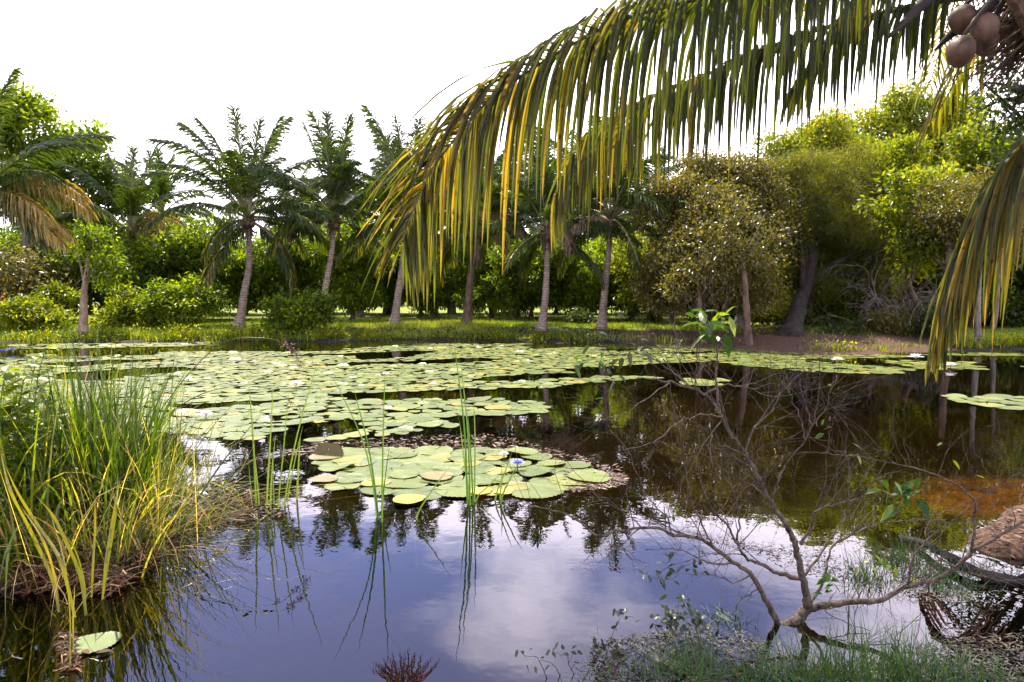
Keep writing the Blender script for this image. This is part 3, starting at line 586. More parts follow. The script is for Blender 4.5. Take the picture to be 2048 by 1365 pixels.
for (px, Y), lb, mt, lab, sd, nc in SHR:
    tree('leafy_bush', lab, 'bush', foot(px, Y), lb, mt, 'bark_brown', .05, nc, 8, .19, .085, sd, spread=.17, hole=.24, nf=2.2, n_br=8, shell=.2)

# ---- right-hand thicket
tree('glossy_tree', 'wide tree with small glossy brownish olive leaves above the shore', 'tree', foot(1478, 24.5), [lob(1405, 400, 23.6, 95, 60), lob(1345, 450, 23.6, 60, 75), lob(1455, 465, 23, 85, 90), lob(1370, 550, 23, 80, 65), lob(1480, 350, 24.2, 75, 45), lob(1490, 575, 23, 75, 55), lob(1308, 560, 23.6, 35, 60), lob(1425, 600, 23.2, 90, 30), lob(1540, 430, 23.8, 50, 60), lob(1430, 345, 24.3, 70, 32), lob(1350, 385, 24, 50, 40)],
     'olive_leaf', 'bark_grey', .17, 5600, 12, .125, .07, 120, hole=.22, spread=.17, nf=2.0, shell=.5, n_br=12, top=at(1450, 470, 24.3), mid=[at(1480, 600, 24.5)])
tree('feathery_tree', 'feathery olive green tree on a thick dark leaning trunk', 'tree', on(1578, 690, .02), [lob(1625, 350, 25, 80, 50), lob(1580, 420, 25, 75, 75), lob(1680, 410, 25, 80, 75), lob(1640, 500, 24.5, 90, 70), lob(1730, 500, 25, 70, 60), lob(1760, 570, 24.5, 55, 40), lob(1560, 520, 24.5, 50, 50), lob(1700, 340, 25.5, 55, 45), lob(1550, 350, 25.5, 50, 40), lob(1790, 500, 25, 50, 45), lob(1700, 575, 24.6, 60, 42), lob(1635, 585, 25.5, 45, 35), lob(1800, 430, 25.5, 50, 50), lob(1540, 600, 25.2, 45, 30)],
     'feather_leaf', 'bark_dark', .33, 6000, 14, .18, .022, 121, hole=.24, spread=.17, nf=2.0, shell=.45, n_br=12, top=at(1640, 400, 24.6), mid=[at(1596, 620, 23), at(1618, 545, 24)], needle=True, droop=.3)
tree('tall_tree', 'tallest tree of the thicket with yellow green sunlit crown', 'tree', foot(1830, 32), [lob(1740, 275, 32, 95, 60), lob(1840, 240, 32, 80, 55), lob(1900, 310, 32, 100, 75), lob(1700, 330, 31, 90, 60), lob(1960, 380, 32, 80, 80), lob(1840, 380, 31, 110, 75), lob(1930, 220, 32, 45, 30)],
     'tall_leaf', 'bark_grey', .3, 4200, 11, .22, .11, 122, hole=.14, spread=.24, nf=1.6, shell=.5, n_br=12, top=at(1830, 330, 32))
tree('broadleaf_tree', 'fresh green tree with large leaves before the tall yellow green one', 'tree', foot(1870, 23), [lob(1800, 370, 22, 42, 32), lob(1775, 425, 22, 38, 35), lob(1845, 470, 22, 60, 45), lob(1890, 360, 22.4, 45, 32), lob(1830, 520, 22, 45, 35), lob(1910, 440, 22, 50, 50)],
     'bright_leaf', 'bark_brown', .12, 520, 10, .19, .10, 123, hole=.28, spread=.17, nf=2.2, shell=.4, n_br=9, top=at(1850, 430, 22.4))
tree('overhanging_tree', 'near dark green tree at the right edge below the coconuts', 'tree', foot(2230, 13.5), [lob(2010, 150, 13.5, 50, 60), lob(2000, 240, 13.5, 48, 48), lob(2060, 290, 13.5, 60, 50), lob(2100, 150, 13.5, 60, 90), lob(2040, 90, 13.5, 45, 40)],
     'dark_leaf', 'bark_dark', .22, 330, 9, .12, .06, 124, hole=.32, spread=.13, nf=3.0, shell=.3, n_br=12, top=at(2035, 175, 13.5), mid=[at(2180, 500, 13.5), at(2110, 270, 13.5)])
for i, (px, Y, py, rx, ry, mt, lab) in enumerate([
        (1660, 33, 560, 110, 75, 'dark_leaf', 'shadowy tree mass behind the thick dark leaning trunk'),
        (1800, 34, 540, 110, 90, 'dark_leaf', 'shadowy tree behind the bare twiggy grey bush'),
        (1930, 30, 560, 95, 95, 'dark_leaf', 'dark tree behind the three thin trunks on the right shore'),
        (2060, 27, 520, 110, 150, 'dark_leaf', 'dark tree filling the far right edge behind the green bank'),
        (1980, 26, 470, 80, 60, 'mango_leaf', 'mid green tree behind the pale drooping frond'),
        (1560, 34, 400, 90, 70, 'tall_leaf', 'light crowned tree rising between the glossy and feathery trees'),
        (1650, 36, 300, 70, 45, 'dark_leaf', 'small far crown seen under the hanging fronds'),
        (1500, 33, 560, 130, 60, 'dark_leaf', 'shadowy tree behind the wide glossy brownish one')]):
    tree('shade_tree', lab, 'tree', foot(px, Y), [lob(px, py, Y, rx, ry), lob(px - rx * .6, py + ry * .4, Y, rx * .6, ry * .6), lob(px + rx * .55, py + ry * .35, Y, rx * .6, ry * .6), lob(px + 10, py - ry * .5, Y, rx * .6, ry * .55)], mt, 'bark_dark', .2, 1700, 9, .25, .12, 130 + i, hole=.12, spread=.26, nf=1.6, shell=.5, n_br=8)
for i, (px, Y, py, rx, ry, mt, L_, lab) in enumerate([
        (1560, 27.5, 440, 75, 90, 'bright_leaf', .18, 'green tree filling the gap between the glossy and feathery crowns'),
        (1620, 29, 300, 75, 55, 'tall_leaf', .2, 'sunlit high crown just behind the feathery tree'),
        (1710, 27.5, 400, 70, 70, 'mango_leaf', .17, 'mid green crown between the feathery and fresh green trees'),
        (1975, 28, 300, 80, 75, 'tall_leaf', .2, 'yellowish crown behind the overhanging near tree'),
        (1930, 25, 520, 70, 70, 'mango_leaf', .18, 'mid green tree above the brown and pale thin trunks'),
        (1300, 29, 520, 55, 80, 'bright_leaf', .18, 'bright tree at the open end of the glossy thicket'),
        (1400, 28, 560, 80, 60, 'mango_leaf', .17, 'green tree seen under the glossy brownish crown'),
        (1780, 26, 330, 60, 50, 'bright_leaf', .18, 'light green crown in the middle of the thicket top'),
        (1640, 25.8, 640, 60, 26, 'mango_leaf', .14, 'low green bushy tree behind the dark leaning trunk foot'),
        (2260, 28, 480, 140, 150, 'dark_leaf', .25, 'dark tree beyond the right edge of the green bank'),
        (2480, 27, 500, 150, 130, 'mango_leaf', .25, 'green tree further along the bank beyond the right edge'),
        (2750, 30, 480, 170, 150, 'dark_leaf', .28, 'last dark tree along the bank beyond the right edge'),
        (-220, 30, 470, 120, 130, 'dark_leaf', .25, 'dark tree beyond the left edge of the shore'),
        (-450, 30, 500, 140, 130, 'mango_leaf', .25, 'green tree further along beyond the left edge')]):
    tree('leafy_tree', lab, 'tree', foot(px, Y), [lob(px, py, Y, rx, ry), lob(px - rx * .6, py + ry * .5, Y, rx * .55, ry * .55), lob(px + rx * .6, py + ry * .3, Y, rx * .6, ry * .6), lob(px + rx * .1, py + ry, Y, rx * .6, ry * .5)], mt, 'bark_dark', .14, 1100, 10, L_, L_ * .45, 830 + i, hole=.2, spread=.2, nf=1.9, shell=.4, n_br=8)
for i, (px, py_, rx, ry, mt, lab) in enumerate([(1580, 672, 30, 20, 'dark_leaf', 'dark foliage clump dipping to the water beside the leaning trunk'), (1690, 668, 50, 26, 'dark_leaf', 'dark foliage clump over the fallen branch'), (1770, 660, 50, 34, 'olive_leaf', 'dull brownish foliage hanging to the water by the grey bush'),
                                               (1845, 655, 45, 42, 'dark_leaf', 'dark foliage clump hanging to the water beside the drooping frond'), (1520, 672, 24, 14, 'olive_leaf', 'small clump of olive foliage at the foot of the slim grey trunk')]):
    tree('waterside_bush', lab, 'bush', foot(px, 21.9), [lob(px, py_, 21.9, rx, ry), lob(px + rx * .5, py_ - ry * .4, 22.2, rx * .6, ry * .7)], mt, 'bark_dark', .04, 260, 9, .13, .05, 860 + i, spread=.14, hole=.2, n_br=6, shell=.2)
# bare trunks standing at the shore
def trunk_only(pts, Y, r, mt, lab, seed, z0=None, taper=.35, crown=False):
    rng = np.random.default_rng(seed); b = on(pts[0][0], pts[0][1], .02) if z0 is None else base_at(*pts[0]); Yb = b.y
    b.z = min(gz(b.x, b.y), .3) - .1
    P = smooth_curve([Vector((0, 0, 0))] + [at(x, y, Yb) - b for x, y in pts[1:]], 18); root = empty('bare_trunk_tree', b, lab, 'tree', 'thin trunks along the right shore')
    g = Geo(); t = np.linspace(0, 1, 18); tube(g, P, r * (1 - taper * t) * (1 + .35 * np.exp(-t * 12)), 9, .5, 0, rng=rng, rough=.05)
    for k in range(3 if crown else 0):
        s = P[rng.integers(9, 16)]; e = s + np.array([rng.normal(0, .5), rng.normal(0, .4), .6 + rng.random()]); tube(g, smooth_curve([s, (s + e) / 2, e], 5), np.linspace(r * .4, r * .1, 5), 5)
    link('trunk', g.mesh('trunk', M[mt], True), root)
    if not crown: return
    top = P[-1]; gl = crown_geo([(top + np.array([0, 0, .2]), (1.3, 1.0, 1.0)), (top + np.array([.5, .3, -.7]), (.8, .8, .6)), (top + np.array([-.6, .3, -.5]), (.7, .7, .6))], 420, 9, .125, .065, rng, spread=.17, hole=.2, seed=seed, nf=2.5); link('crown', gl.mesh('crown', M['olive_leaf']), root)
trunk_only([(1343, 668), (1341, 600), (1338, 520), (1345, 440)], 24, .10, 'bark_brown', 'slim straight trunk on the bright lawn edge under the glossy tree', 141, crown=True)
trunk_only([(1498, 694), (1494, 640), (1490, 570), (1484, 500)], 23, .11, 'bark_brown', 'slim grey trunk rising straight out of the water edge', 142, crown=True)
trunk_only([(1408, 690), (1402, 640), (1398, 570), (1402, 520)], 23, .08, 'bark_brown', 'thin trunk half hidden by the large near leaves', 143, crown=True)
trunk_only([(1618, 672), (1622, 610), (1625, 560), (1640, 480)], 24, .10, 'bark_brown', 'short brown trunk just beside the thick dark leaning one', 144)
trunk_only([(1701, 655), (1700, 600), (1698, 560), (1705, 480)], 27, .28, 'bark_grey', 'fat pale greenish trunk deep under the thicket', 145, taper=.1)
trunk_only([(1896, 690), (1894, 600), (1898, 520), (1900, 420)], 20, .13, 'bark_brown', 'brown trunk just beside the tip of the pale drooping frond', 146, crown=True)
trunk_only([(1957, 694), (1956, 600), (1960, 520), (1968, 420)], 20, .085, 'bark_grey', 'thin pale straight trunk behind the hanging leaflets', 147, crown=True)
trunk_only([(1982, 678), (1992, 620), (1996, 560), (2010, 440)], 22, .09, 'bark_grey', 'slightly leaning trunk at the left end of the green bank', 148, crown=True)
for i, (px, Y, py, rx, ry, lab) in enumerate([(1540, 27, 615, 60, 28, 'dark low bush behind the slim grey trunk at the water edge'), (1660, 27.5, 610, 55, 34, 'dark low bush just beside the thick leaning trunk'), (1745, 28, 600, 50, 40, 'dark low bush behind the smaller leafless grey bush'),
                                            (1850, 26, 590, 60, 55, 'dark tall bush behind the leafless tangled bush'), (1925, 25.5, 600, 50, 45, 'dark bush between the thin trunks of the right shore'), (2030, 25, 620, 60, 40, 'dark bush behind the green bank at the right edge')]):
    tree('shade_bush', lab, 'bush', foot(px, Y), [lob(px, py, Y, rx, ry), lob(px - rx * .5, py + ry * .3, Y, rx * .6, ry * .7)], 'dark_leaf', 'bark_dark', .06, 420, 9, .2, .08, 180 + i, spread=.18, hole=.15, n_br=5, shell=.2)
# bare twiggy bush at the shore
def twig_tree(g, P0, d0, L, r, depth, rng, spread=.55, sag=0.0, kids=(2, 4), m=0, tips=None):
    n = 5; P = [np.array(P0, float)]; d = nrm(np.array(d0, float))
    for i in range(n): d = nrm(d + rng.normal(0, .16, 3) + [0, 0, -sag]); P.append(P[-1] + d * L / n)
    tube(g, P, np.linspace(r, r * .55, n + 1), 5 if r > .006 else 3, rng.random(), m, cap=False)
    if tips is not None and depth == 0: tips.append((P[-1], d))
    if depth > 0:
        for k in range(int(rng.integers(kids[0], kids[1] + 1))):
            s = P[int(rng.integers(2, n + 1))]; dd = nrm(d + rng.normal(0, spread, 3)); twig_tree(g, s, dd, L * rng.uniform(.5, .8), r * .55, depth - 1, rng, spread, sag, kids, m, tips)
for i, (px, Y, H_, lab) in enumerate([(1790, 23.5, 2.0, 'bare twiggy grey bush leaning over the shore'), (1735, 24.5, 1.5, 'smaller leafless grey bush behind the fallen log'), (1840, 23.0, 1.6, 'leafless tangled bush beside the pale drooping frond')]):
    rng = np.random.default_rng(150 + i); b = foot(px, Y); root = empty('bare_bush', b, lab, 'bush'); g = Geo()
    for k in range(9):
        a = rng.random() * 6.28; twig_tree(g, (rng.normal(0, .15), rng.normal(0, .15), 0), (math.cos(a) * .6, math.sin(a) * .6, 1), H_ * rng.uniform(.6, 1), .035, 3, rng, .5, .12)
    link('branches', g.mesh('branches', M['bark_grey']), root)
g = Geo(); rng = np.random.default_rng(160)
L0 = [on(1648, 700, .0), on(1658, 668, .12), on(1672, 664, .28), on(1690, 690, .1), on(1702, 698, -.1)]
tube(g, smooth_curve(L0, 16), np.linspace(.12, .07, 16), 8, .5, 0, rng=rng, rough=.1); tube(g, smooth_curve([on(1702, 698, 0), on(1722, 684, .15), on(1752, 688, .1)], 10), np.linspace(.06, .03, 10), 6)
o = link('fallen_branch', g.mesh('fallen_branch', M['bark_pale'], True)); tag(o, 'curved reddish fallen branch lying on the shaded shore', 'branch')

# pale vehicle half hidden behind the left bushes
v = empty('parked_vehicle', foot(55, 36, 0), 'pale parked vehicle roof glimpsed through the bushes at far left', 'vehicle')
def box(g, c, s, bev=.04, a=.5, m=0):
    c = np.array(c); s = np.array(s) / 2; V = []
    for z, k in ((-1, 1 - bev / s[0]), (-.8, 1), (.7, 1), (1, .9)):
        for sx, sy in ((-1, -1), (1, -1), (1, 1), (-1, 1)): V.append(c + np.array([sx * s[0] * k, sy * s[1] * k, z * s[2]]))
    Q = [[i * 4 + j, i * 4 + (j + 1) % 4, i * 4 + 4 + (j + 1) % 4, i * 4 + 4 + j] for i in range(3) for j in range(4)] + [[3, 2, 1, 0], [12, 13, 14, 15]]
    g.add(V, Q, None, a, m)
g = Geo(); box(g, (0, 0, .6), (4.2, 1.7, .7)); box(g, (-.2, 0, 1.2), (2.4, 1.5, .55)); link('body', g.mesh('body', M['van_paint']), v)
for sx in (-1, 1):
    g = Geo(); box(g, (-.2 + sx * .55, -.74, 1.17), (.9, .05, .34), .01); link('window', g.mesh('window', M['van_glass']), v)
for sx in (-1.3, 1.3):
    g = Geo(); tube(g, [(sx, -.9, .33), (sx, -.68, .33)], [.33, .33], 16); link('wheel', g.mesh('wheel', M['van_glass'], True), v)

# orange flowers at the far left
g = Geo(); rng = np.random.default_rng(170)
fb = foot(10, 25.8); C = np.array([list(at(8 + rng.normal(0, 7), 608 + rng.normal(0, 10), 25.8) - fb) for _ in range(26)]); leaves(g, C, rng.standard_normal((26, 3)), .12, .08, rng)
fl = empty('orange_flower_plant', fb, 'small plant with orange blooms at the far left shore', 'plant'); link('blossoms', g.mesh('blossoms', M['orange_petal']), fl)
g = Geo(); C = rng.normal(0, 1, (200, 3)) * [.3, .3, .25] + [0, 0, .5]; leaves(g, C, rng.standard_normal((200, 3)), .13, .05, rng); link('leaves', g.mesh('leaves', M['bright_leaf']), fl)

# far wood closing the view behind the orchard
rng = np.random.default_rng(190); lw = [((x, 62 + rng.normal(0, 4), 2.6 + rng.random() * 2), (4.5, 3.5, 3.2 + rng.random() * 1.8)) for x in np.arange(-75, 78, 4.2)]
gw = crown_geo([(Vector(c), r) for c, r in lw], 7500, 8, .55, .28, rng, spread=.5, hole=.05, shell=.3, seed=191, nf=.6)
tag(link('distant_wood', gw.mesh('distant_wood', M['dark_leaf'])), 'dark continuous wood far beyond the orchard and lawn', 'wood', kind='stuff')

# ---- grass on the far bank
def bank_grass():
    rng = np.random.default_rng(200); n = 90000; X = rng.uniform(-26, 27, n); d = rng.gamma(1.6, 2.2, n); Y = shore_y(X) + d - .1
    Z = gnd(X, Y); px = 1024 + F * X / Y; br = ss(px, 1180, 1330) * (1 - ss(px, 1870, 1930)) * (1 - ss(d, 2.6, 4.6))
    keep = (Z > .03) & (rng.random(n) > br * .93) & (rng.random(n) > .72 * (1 - ss(d, 2.2, 3.6)) * ss(px, 560, 680)); X, Y, Z, d = X[keep], Y[keep], Z[keep], d[keep]; n = len(X)  # blades thinned before the palms too, for bare soil and painted shade
    patch = noise3(np.stack([X, Y, 0 * X], 1), .9, 9); h = (.07 + .05 * rng.random(n)) * (1 + 1.1 * np.clip(patch, 0, 1)) * (1 + 1.0 * np.exp(-((d - .6) / .7) ** 2))
    a = rng.random(n) * 6.28; B = np.stack([X, Y, Z], 1); W = np.stack([np.cos(a), np.sin(a), 0 * a], 1); lean = np.stack([rng.normal(0, .4, n), rng.normal(0, .4, n), np.ones(n)], 1)
    V = np.stack([B - W * .014, B + W * .014, B + lean * h[:, None]], 1); g = Geo()
    g.add(V, None, np.arange(3 * n).reshape(n, 3), np.clip(.5 + .4 * patch + rng.normal(0, .2, n), 0, 1)); return g
tag(link('bank_grass', bank_grass().mesh('bank_grass', M['lawn_grass'])), 'short yellow green grass covering the far bank and lawn', 'grass', kind='stuff')

def shore_weeds():
    rng = np.random.default_rng(210); g = Geo(); X0 = rng.uniform(-17, 20, 190)
    for x in X0:
        px = 1024 + F * x / 22.5; br = (1180 < px < 1880)
        if br and rng.random() < .75: continue
        y = float(shore_y(x)) + rng.normal(.15, .35); hh = rng.uniform(.12, .45) * (1.2 if px < 700 else .8); n = int(rng.integers(25, 60)); sub = Geo()
        blades_geo(sub, (x, y), n, hh, .5, 0, 3, .02, rng, segs=3, spread=rng.uniform(.1, .35), curl=.8, amean=.5, asd=.3, sink=.05); V = np.concatenate(sub.V); V[:, 2] += max(gz(x, y), 0)
        g.add(V, np.concatenate(sub.Q), None, np.concatenate(sub.aq))
        if rng.random() < .45:
            m_ = 60; C = np.stack([x + rng.normal(0, .25, m_), y + rng.normal(0, .2, m_), max(gz(x, y), 0) + rng.random(m_) * hh], 1); leaves(g, C, rng.standard_normal((m_, 3)), .12, .05, rng)
    return g
tag(link('shore_weeds', shore_weeds().mesh('shore_weeds', M['bright_leaf'])), 'ragged weeds and grass fringing the far water edge', 'weeds', kind='stuff')
#@@PADS
# ------------------------------------------------------------------ lily pads
def pad_geo(rng, teeth=30, curl=0.0, fold=0.0):
    n = teeth * 2; rings = (.0, .35, .72, .93, 1.0); th = np.linspace(.045, 2 * math.pi - .045, n); V = []
    ph = rng.random(4) * 6.28; k1, k2 = rng.uniform(.02, .05, 2)
    shape = 1 + k1 * np.sin(2 * th + ph[0]) + k2 * np.sin(3 * th + ph[1])
    for i, r in enumerate(rings):
        rr = r * shape * (1 + (.035 * ((np.arange(n) % 2) * 2 - 1) if r == 1.0 else 0)); notch = 1 - .12 * np.exp(-(np.minimum(th, 2 * math.pi - th) / .3) ** 2) * r
        z = .010 * np.sin(3 * th + ph[2]) * r + .012 * np.sin(5 * th + ph[3]) * r * r
        if r >= .93: z = z + (.014 if r == 1 else .004) * (1 + .7 * np.sin(2 * th + ph[1]))
        if curl: z = z + curl * np.clip(np.cos(th - ph[0]) - .35, 0, 1) * r ** 2
        x, y = rr * notch * np.cos(th), rr * notch * np.sin(th)
        if fold: xx = x; x = np.where(xx > 0, xx * .3, xx); z = z + np.where(xx > 0, xx * .75, 0)
        V.append(np.stack([x, y, z + .01 * (1 - r)], 1))
    V = np.concatenate(V); i = np.arange(len(rings) - 1)[:, None] * n; j = np.arange(n - 1)[None, :]
    Q = np.stack([i + j, i + n + j, i + n + j + 1, i + j + 1], -1).reshape(-1, 4); return V, Q
rng = np.random.default_rng(300)
PV = [pad_geo(rng) for _ in range(5)] + [pad_geo(rng, curl=.25), pad_geo(rng, curl=.35)]
def pad_me(i, mt): V, Q = PV[i]; return mesh('lily_pad', V, Q, mt, np.zeros(len(Q)), smooth=True)
PM = [pad_me(i, M['pad']) for i in range(len(PV))]
def inpoly(px, py, poly):
    c = False; n = len(poly); j = n - 1
    for i in range(n):
        xi, yi = poly[i]; xj, yj = poly[j]
        if (yi > py) != (yj > py) and px < (xj - xi) * (py - yi) / (yj - yi) + xi: c = not c
        j = i
    return c
RAFT = [(640, 925), (700, 908), (880, 902), (1060, 908), (1165, 935), (1180, 960), (1130, 985), (1050, 995), (830, 1000), (690, 990), (650, 955)]
FIELD = [[(-500, 905), (60, 900), (330, 868), (440, 882), (600, 888), (700, 880), (830, 868), (905, 852), (860, 836), (1090, 826), (1085, 808), (950, 798), (690, 806), (640, 792), (560, 790), (-500, 720)],
         [(-900, 735), (20, 716), (300, 712), (330, 704), (620, 704), (850, 688), (1240, 689), (1530, 700), (1560, 706), (1820, 712), (1820, 716), (1480, 722), (1320, 728), (1100, 740), (1180, 752), (1450, 762), (1440, 772), (1150, 776), (870, 782), (660, 790), (520, 786), (300, 840), (-900, 860)]]
EXTRA = [[(1440, 726), (1560, 720), (1830, 740), (1800, 750), (1600, 743)], [(1860, 707), (2400, 711), (2400, 716), (1860, 711)], [(1770, 722), (1950, 726), (1970, 740), (1850, 740)], [(1885, 794), (2400, 800), (2400, 830), (2048, 822), (1940, 808)], [(2025, 734), (2400, 735), (2400, 741)],
         [(20, 690), (420, 686), (430, 692), (30, 699)], [(300, 855), (410, 858), (430, 866), (340, 868)]]
PPOS = []; grid = {}
def try_pad(x, y, r, tol):
    cx_, cy__ = int(x / .5), int(y / .5)
    for a in (-1, 0, 1):
        for b in (-1, 0, 1):
            for (qx, qy, qr) in grid.get((cx_ + a, cy__ + b), ()):
                if (x - qx) ** 2 + (y - qy) ** 2 < ((r + qr) * tol) ** 2: return False
    grid.setdefault((cx_, cy__), []).append((x, y, r)); return True
def scatter(poly, tries, tol, r0, r1, zone, gap=None):
    W_ = [on(*p) for p in poly]; x0, x1 = min(p.x for p in W_), max(p.x for p in W_); y0, y1 = min(p.y for p in W_), max(p.y for p in W_)
    X = rng.uniform(x0, x1, tries); Y = rng.uniform(y0, y1, tries); nz = noise3(np.stack([X * .55, Y * 1.5, 0 * X], 1), 2.1, 31) if gap is not None else None
    for i in range(tries):
        x, y = float(X[i]), float(Y[i]); px = 1024 + F * x / (y * math.cos(PITCH)) ; py = HY + F * H / y
        if px < -250 or px > 2300 or not inpoly(px, py, poly): continue
        if gap is not None and nz[i] < gap: continue
        if y > float(shore_y(x)) - .6: continue
        r = rng.uniform(r0, r1)
        if try_pad(x, y, r, tol): PPOS.append((x, y, r, zone))
scatter(RAFT, 6000, .64, .13, .23, 'raft')
scatter(FIELD[0], 60000, .70, .085, .215, 'front', -.62)
scatter(FIELD[1], 110000, .69, .075, .185, 'field', -.32)
for k, e in enumerate(EXTRA): scatter(e, 9000, .68, .12, .22, 'patch%d' % k)
PPOS.append((*on(188, 1288)[:2], .105, 'single'))
# those that show largest are objects of their own, the others one object
PPOS.sort(key=lambda p: -(p[2] * p[2]) / p[1] ** 3 * (1 if -60 < 1024 + F * p[0] / p[1] < 2108 else 1e-3))
ZL = {'raft': ('round green lily pad floating in the nearest separate raft', 'lily pads of the nearest raft'),
      'front': ('green lily pad floating along the near front of the big pad field', 'lily pads along the front of the field'),
      'field': ('green lily pad floating in the broad middle of the pond', 'lily pads in the middle of the pond')}
def front_zone(x, y):
    px = 1024 + F * x / y
    for lim, lab, grp in ((150, 'green lily pad behind the tall grass at the left edge', 'lily pads behind the left grass'), (370, 'green lily pad between the grass clumps and the white flower', 'lily pads beside the grass clumps'),
                          (520, 'green lily pad near the white flower at the field front', 'lily pads near the white flower'), (660, 'green lily pad directly behind the thin yellowish reeds', 'lily pads behind the yellowish reeds'),
                          (840, 'green lily pad beyond the raft where the dark leaning reeds stand', 'lily pads beyond the dark leaning reeds'), (980, 'green lily pad beyond the tallest reeds of the raft', 'lily pads beyond the tallest reeds')):
        if px < lim: return lab, grp
    return 'green lily pad in the pointed right end of the field front', 'lily pads at the pointed end of the field front'
NIND = 290; far_g = Geo(); nb = 0; cnt = {}
for i, (x, y, r, zone) in enumerate(PPOS):
    k = int(rng.integers(len(PV))) if rng.random() < .5 else int(rng.integers(5)); ang = rng.random() * 6.28; z = .003 + .010 * rng.random(); tl = rng.normal(0, .012, 2)
    if zone == 'single': k = 0
    if i < NIND or zone == 'single':
        o = link('lily_pad', PM[k]); o.location = (x, y, z); o.rotation_euler = (tl[0], tl[1], ang); o.scale = (r, r, r * (1 if k < 5 else .8)); u_ = rng.random()
        if zone == 'single':
            o.data = mesh('lily_pad', *PV[0], M['pad_fresh'], np.zeros(len(PV[0][1])), smooth=True); tag(o, 'single glossy green lily pad alone below the grass clump', 'lily pad'); continue
        lab, grp = ZL.get(zone, ('green lily pad in the separate patch at the right edge', 'lily pads at the right edge') if zone == 'patch3' else ('green lily pad in a thin outlying patch', 'lily pads in outlying patches'))
        if zone == 'front': lab, grp = front_zone(x, y)
        tag(o, lab, 'lily pad', grp)
    else:
        V, Q = PV[k]; c, s = math.cos(ang), math.sin(ang); W_ = V * r; W_ = np.stack([W_[:, 0] * c - W_[:, 1] * s + x, W_[:, 0] * s + W_[:, 1] * c + y, W_[:, 2] + z], 1)
        far_g.add(W_, Q, None, rng.random())
W1 = 'first second third fourth fifth sixth seventh eighth ninth tenth eleventh twelfth thirteenth fourteenth'.split()
by_g = {}
for o in bpy.data.objects:
    if str(o.get('group', '')).startswith('lily pads'): by_g.setdefault(o['group'], []).append(o)
for gname, L_ in by_g.items():
    place = gname.replace('lily pads ', '').replace('of the nearest raft', 'of the nearest raft')
    L_.sort(key=lambda o: o.location.y); nb_ = 1 if len(L_) <= 12 else (2 if len(L_) <= 30 else 3); per = -(-len(L_) // nb_)
    for b_ in range(nb_):
        row = sorted(L_[b_ * per:(b_ + 1) * per], key=lambda o: o.location.x / o.location.y); n_ = len(row)
        if n_ > 28: continue
        for k_, o in enumerate(row):
            end = W1[k_] + ' from left' if k_ < (n_ + 1) // 2 else W1[n_ - 1 - k_] + ' from right'
            o['label'] = 'lily pad ' + place + ', ' + {(1, 0): '', (2, 0): 'nearer half, ', (2, 1): 'farther half, ', (3, 0): 'near row, ', (3, 1): 'middle row, ', (3, 2): 'far row, '}[(nb_, b_)] + end
tag(link('lily_pads', far_g.mesh('lily_pads', M['pad'], True)), 'mass of smaller looking lily pads covering the far water', 'lily pads', kind='stuff')
def special(px, py, r, mt, lab, k=0, curl=None, fold=0.0, ang=0.0, tilt=(0, 0), z=.02):
    V, Q = pad_geo(np.random.default_rng(int(px)), curl=curl or 0.0, fold=fold); p = on(px, py); o = link('lily_pad', mesh('lily_pad', V, Q, M[mt], np.zeros(len(Q)), smooth=True))
    o.location = (p.x, p.y, z); o.scale = (r, r, r); o.rotation_euler = (tilt[0], tilt[1], ang); tag(o, lab, 'lily pad')
special(818, 1003, .125, 'pad_yellow', 'yellowing lily pad at the near edge of the closest raft')
special(960, 987, .10, 'pad_yellow', 'small orange yellow lily pad at the foot of the middle reeds')
special(1008, 989, .075, 'pad_yellow', 'tiny orange patched pad among the leaning reeds', z=.022)
special(655, 915, .17, 'pad_brown', 'folded dark olive lily pad standing up beside the brown debris', fold=1.0, ang=R(75), z=.015)
special(650, 962, .12, 'pad_brown', 'withered brown green pad at the left end of the nearest raft')
special(875, 958, .14, 'pad_brown', 'dark olive pad half under the middle of the raft', z=.026)
special(1180, 958, .19, 'pad', 'large smooth lily pad at the right tip of the nearest raft', z=.024)
special(378, 769, .17, 'pad_fresh', 'bright upturned green pad beside a white flower', curl=.7, z=.04)
# flowers
def flower(px, py, r, mt, lab, h=.05, n=14, open_=.9, seed=1):
    rng = np.random.default_rng(seed); p = on(px, py); root = empty('water_lily_flower', (p.x, p.y, 0.012), lab, 'flower'); g = Geo()
    for ring, (cnt_, el, l) in enumerate(((n, .25, 1.0), (n - 3, .7, .85), (6, 1.1, .6))):
        a = np.linspace(0, 6.283, cnt_, endpoint=False) + ring * .2; el_ = el * open_ + .1; ax = np.stack([np.cos(a) * math.cos(el_), np.sin(a) * math.cos(el_), np.full(cnt_, math.sin(el_))], 1)
        leaves(g, np.tile([0, 0, h], (cnt_, 1)) + ax * r * .1, ax, r * l, r * .34, rng, tilt=.1, nice=True)
    link('petals', g.mesh('petals', M[mt]), root)
    g = Geo(); nut(g, (0, 0, h + r * .15), r * .16, 8, 6); link('centre', g.mesh('centre', M['petal_yolk']), root)
    g = Geo(); tube(g, [(0, 0, -.1), (0, 0, h)], [.006, .006], 6); link('stem', g.mesh('stem', M['reed']), root)
flower(412, 841, .11, 'petal_white', 'white water lily flower at the left front of the pad field', seed=1)
flower(377, 768, .10, 'petal_white', 'white water lily flower beside the upturned pad', seed=2)
flower(592, 778, .13, 'petal_white', 'pale flower in the middle of the pad field above the thin reeds', seed=3)
flower(1035, 942, .075, 'petal_blue', 'small blue water lily flower in the nearest raft', seed=4)
flower(1008, 922, .05, 'petal_white', 'small pale bud in the nearest raft just beyond the blue flower', seed=5)
flower(1831, 722, .19, 'petal_white', 'large pinkish white flower on the right pad strip', seed=6)
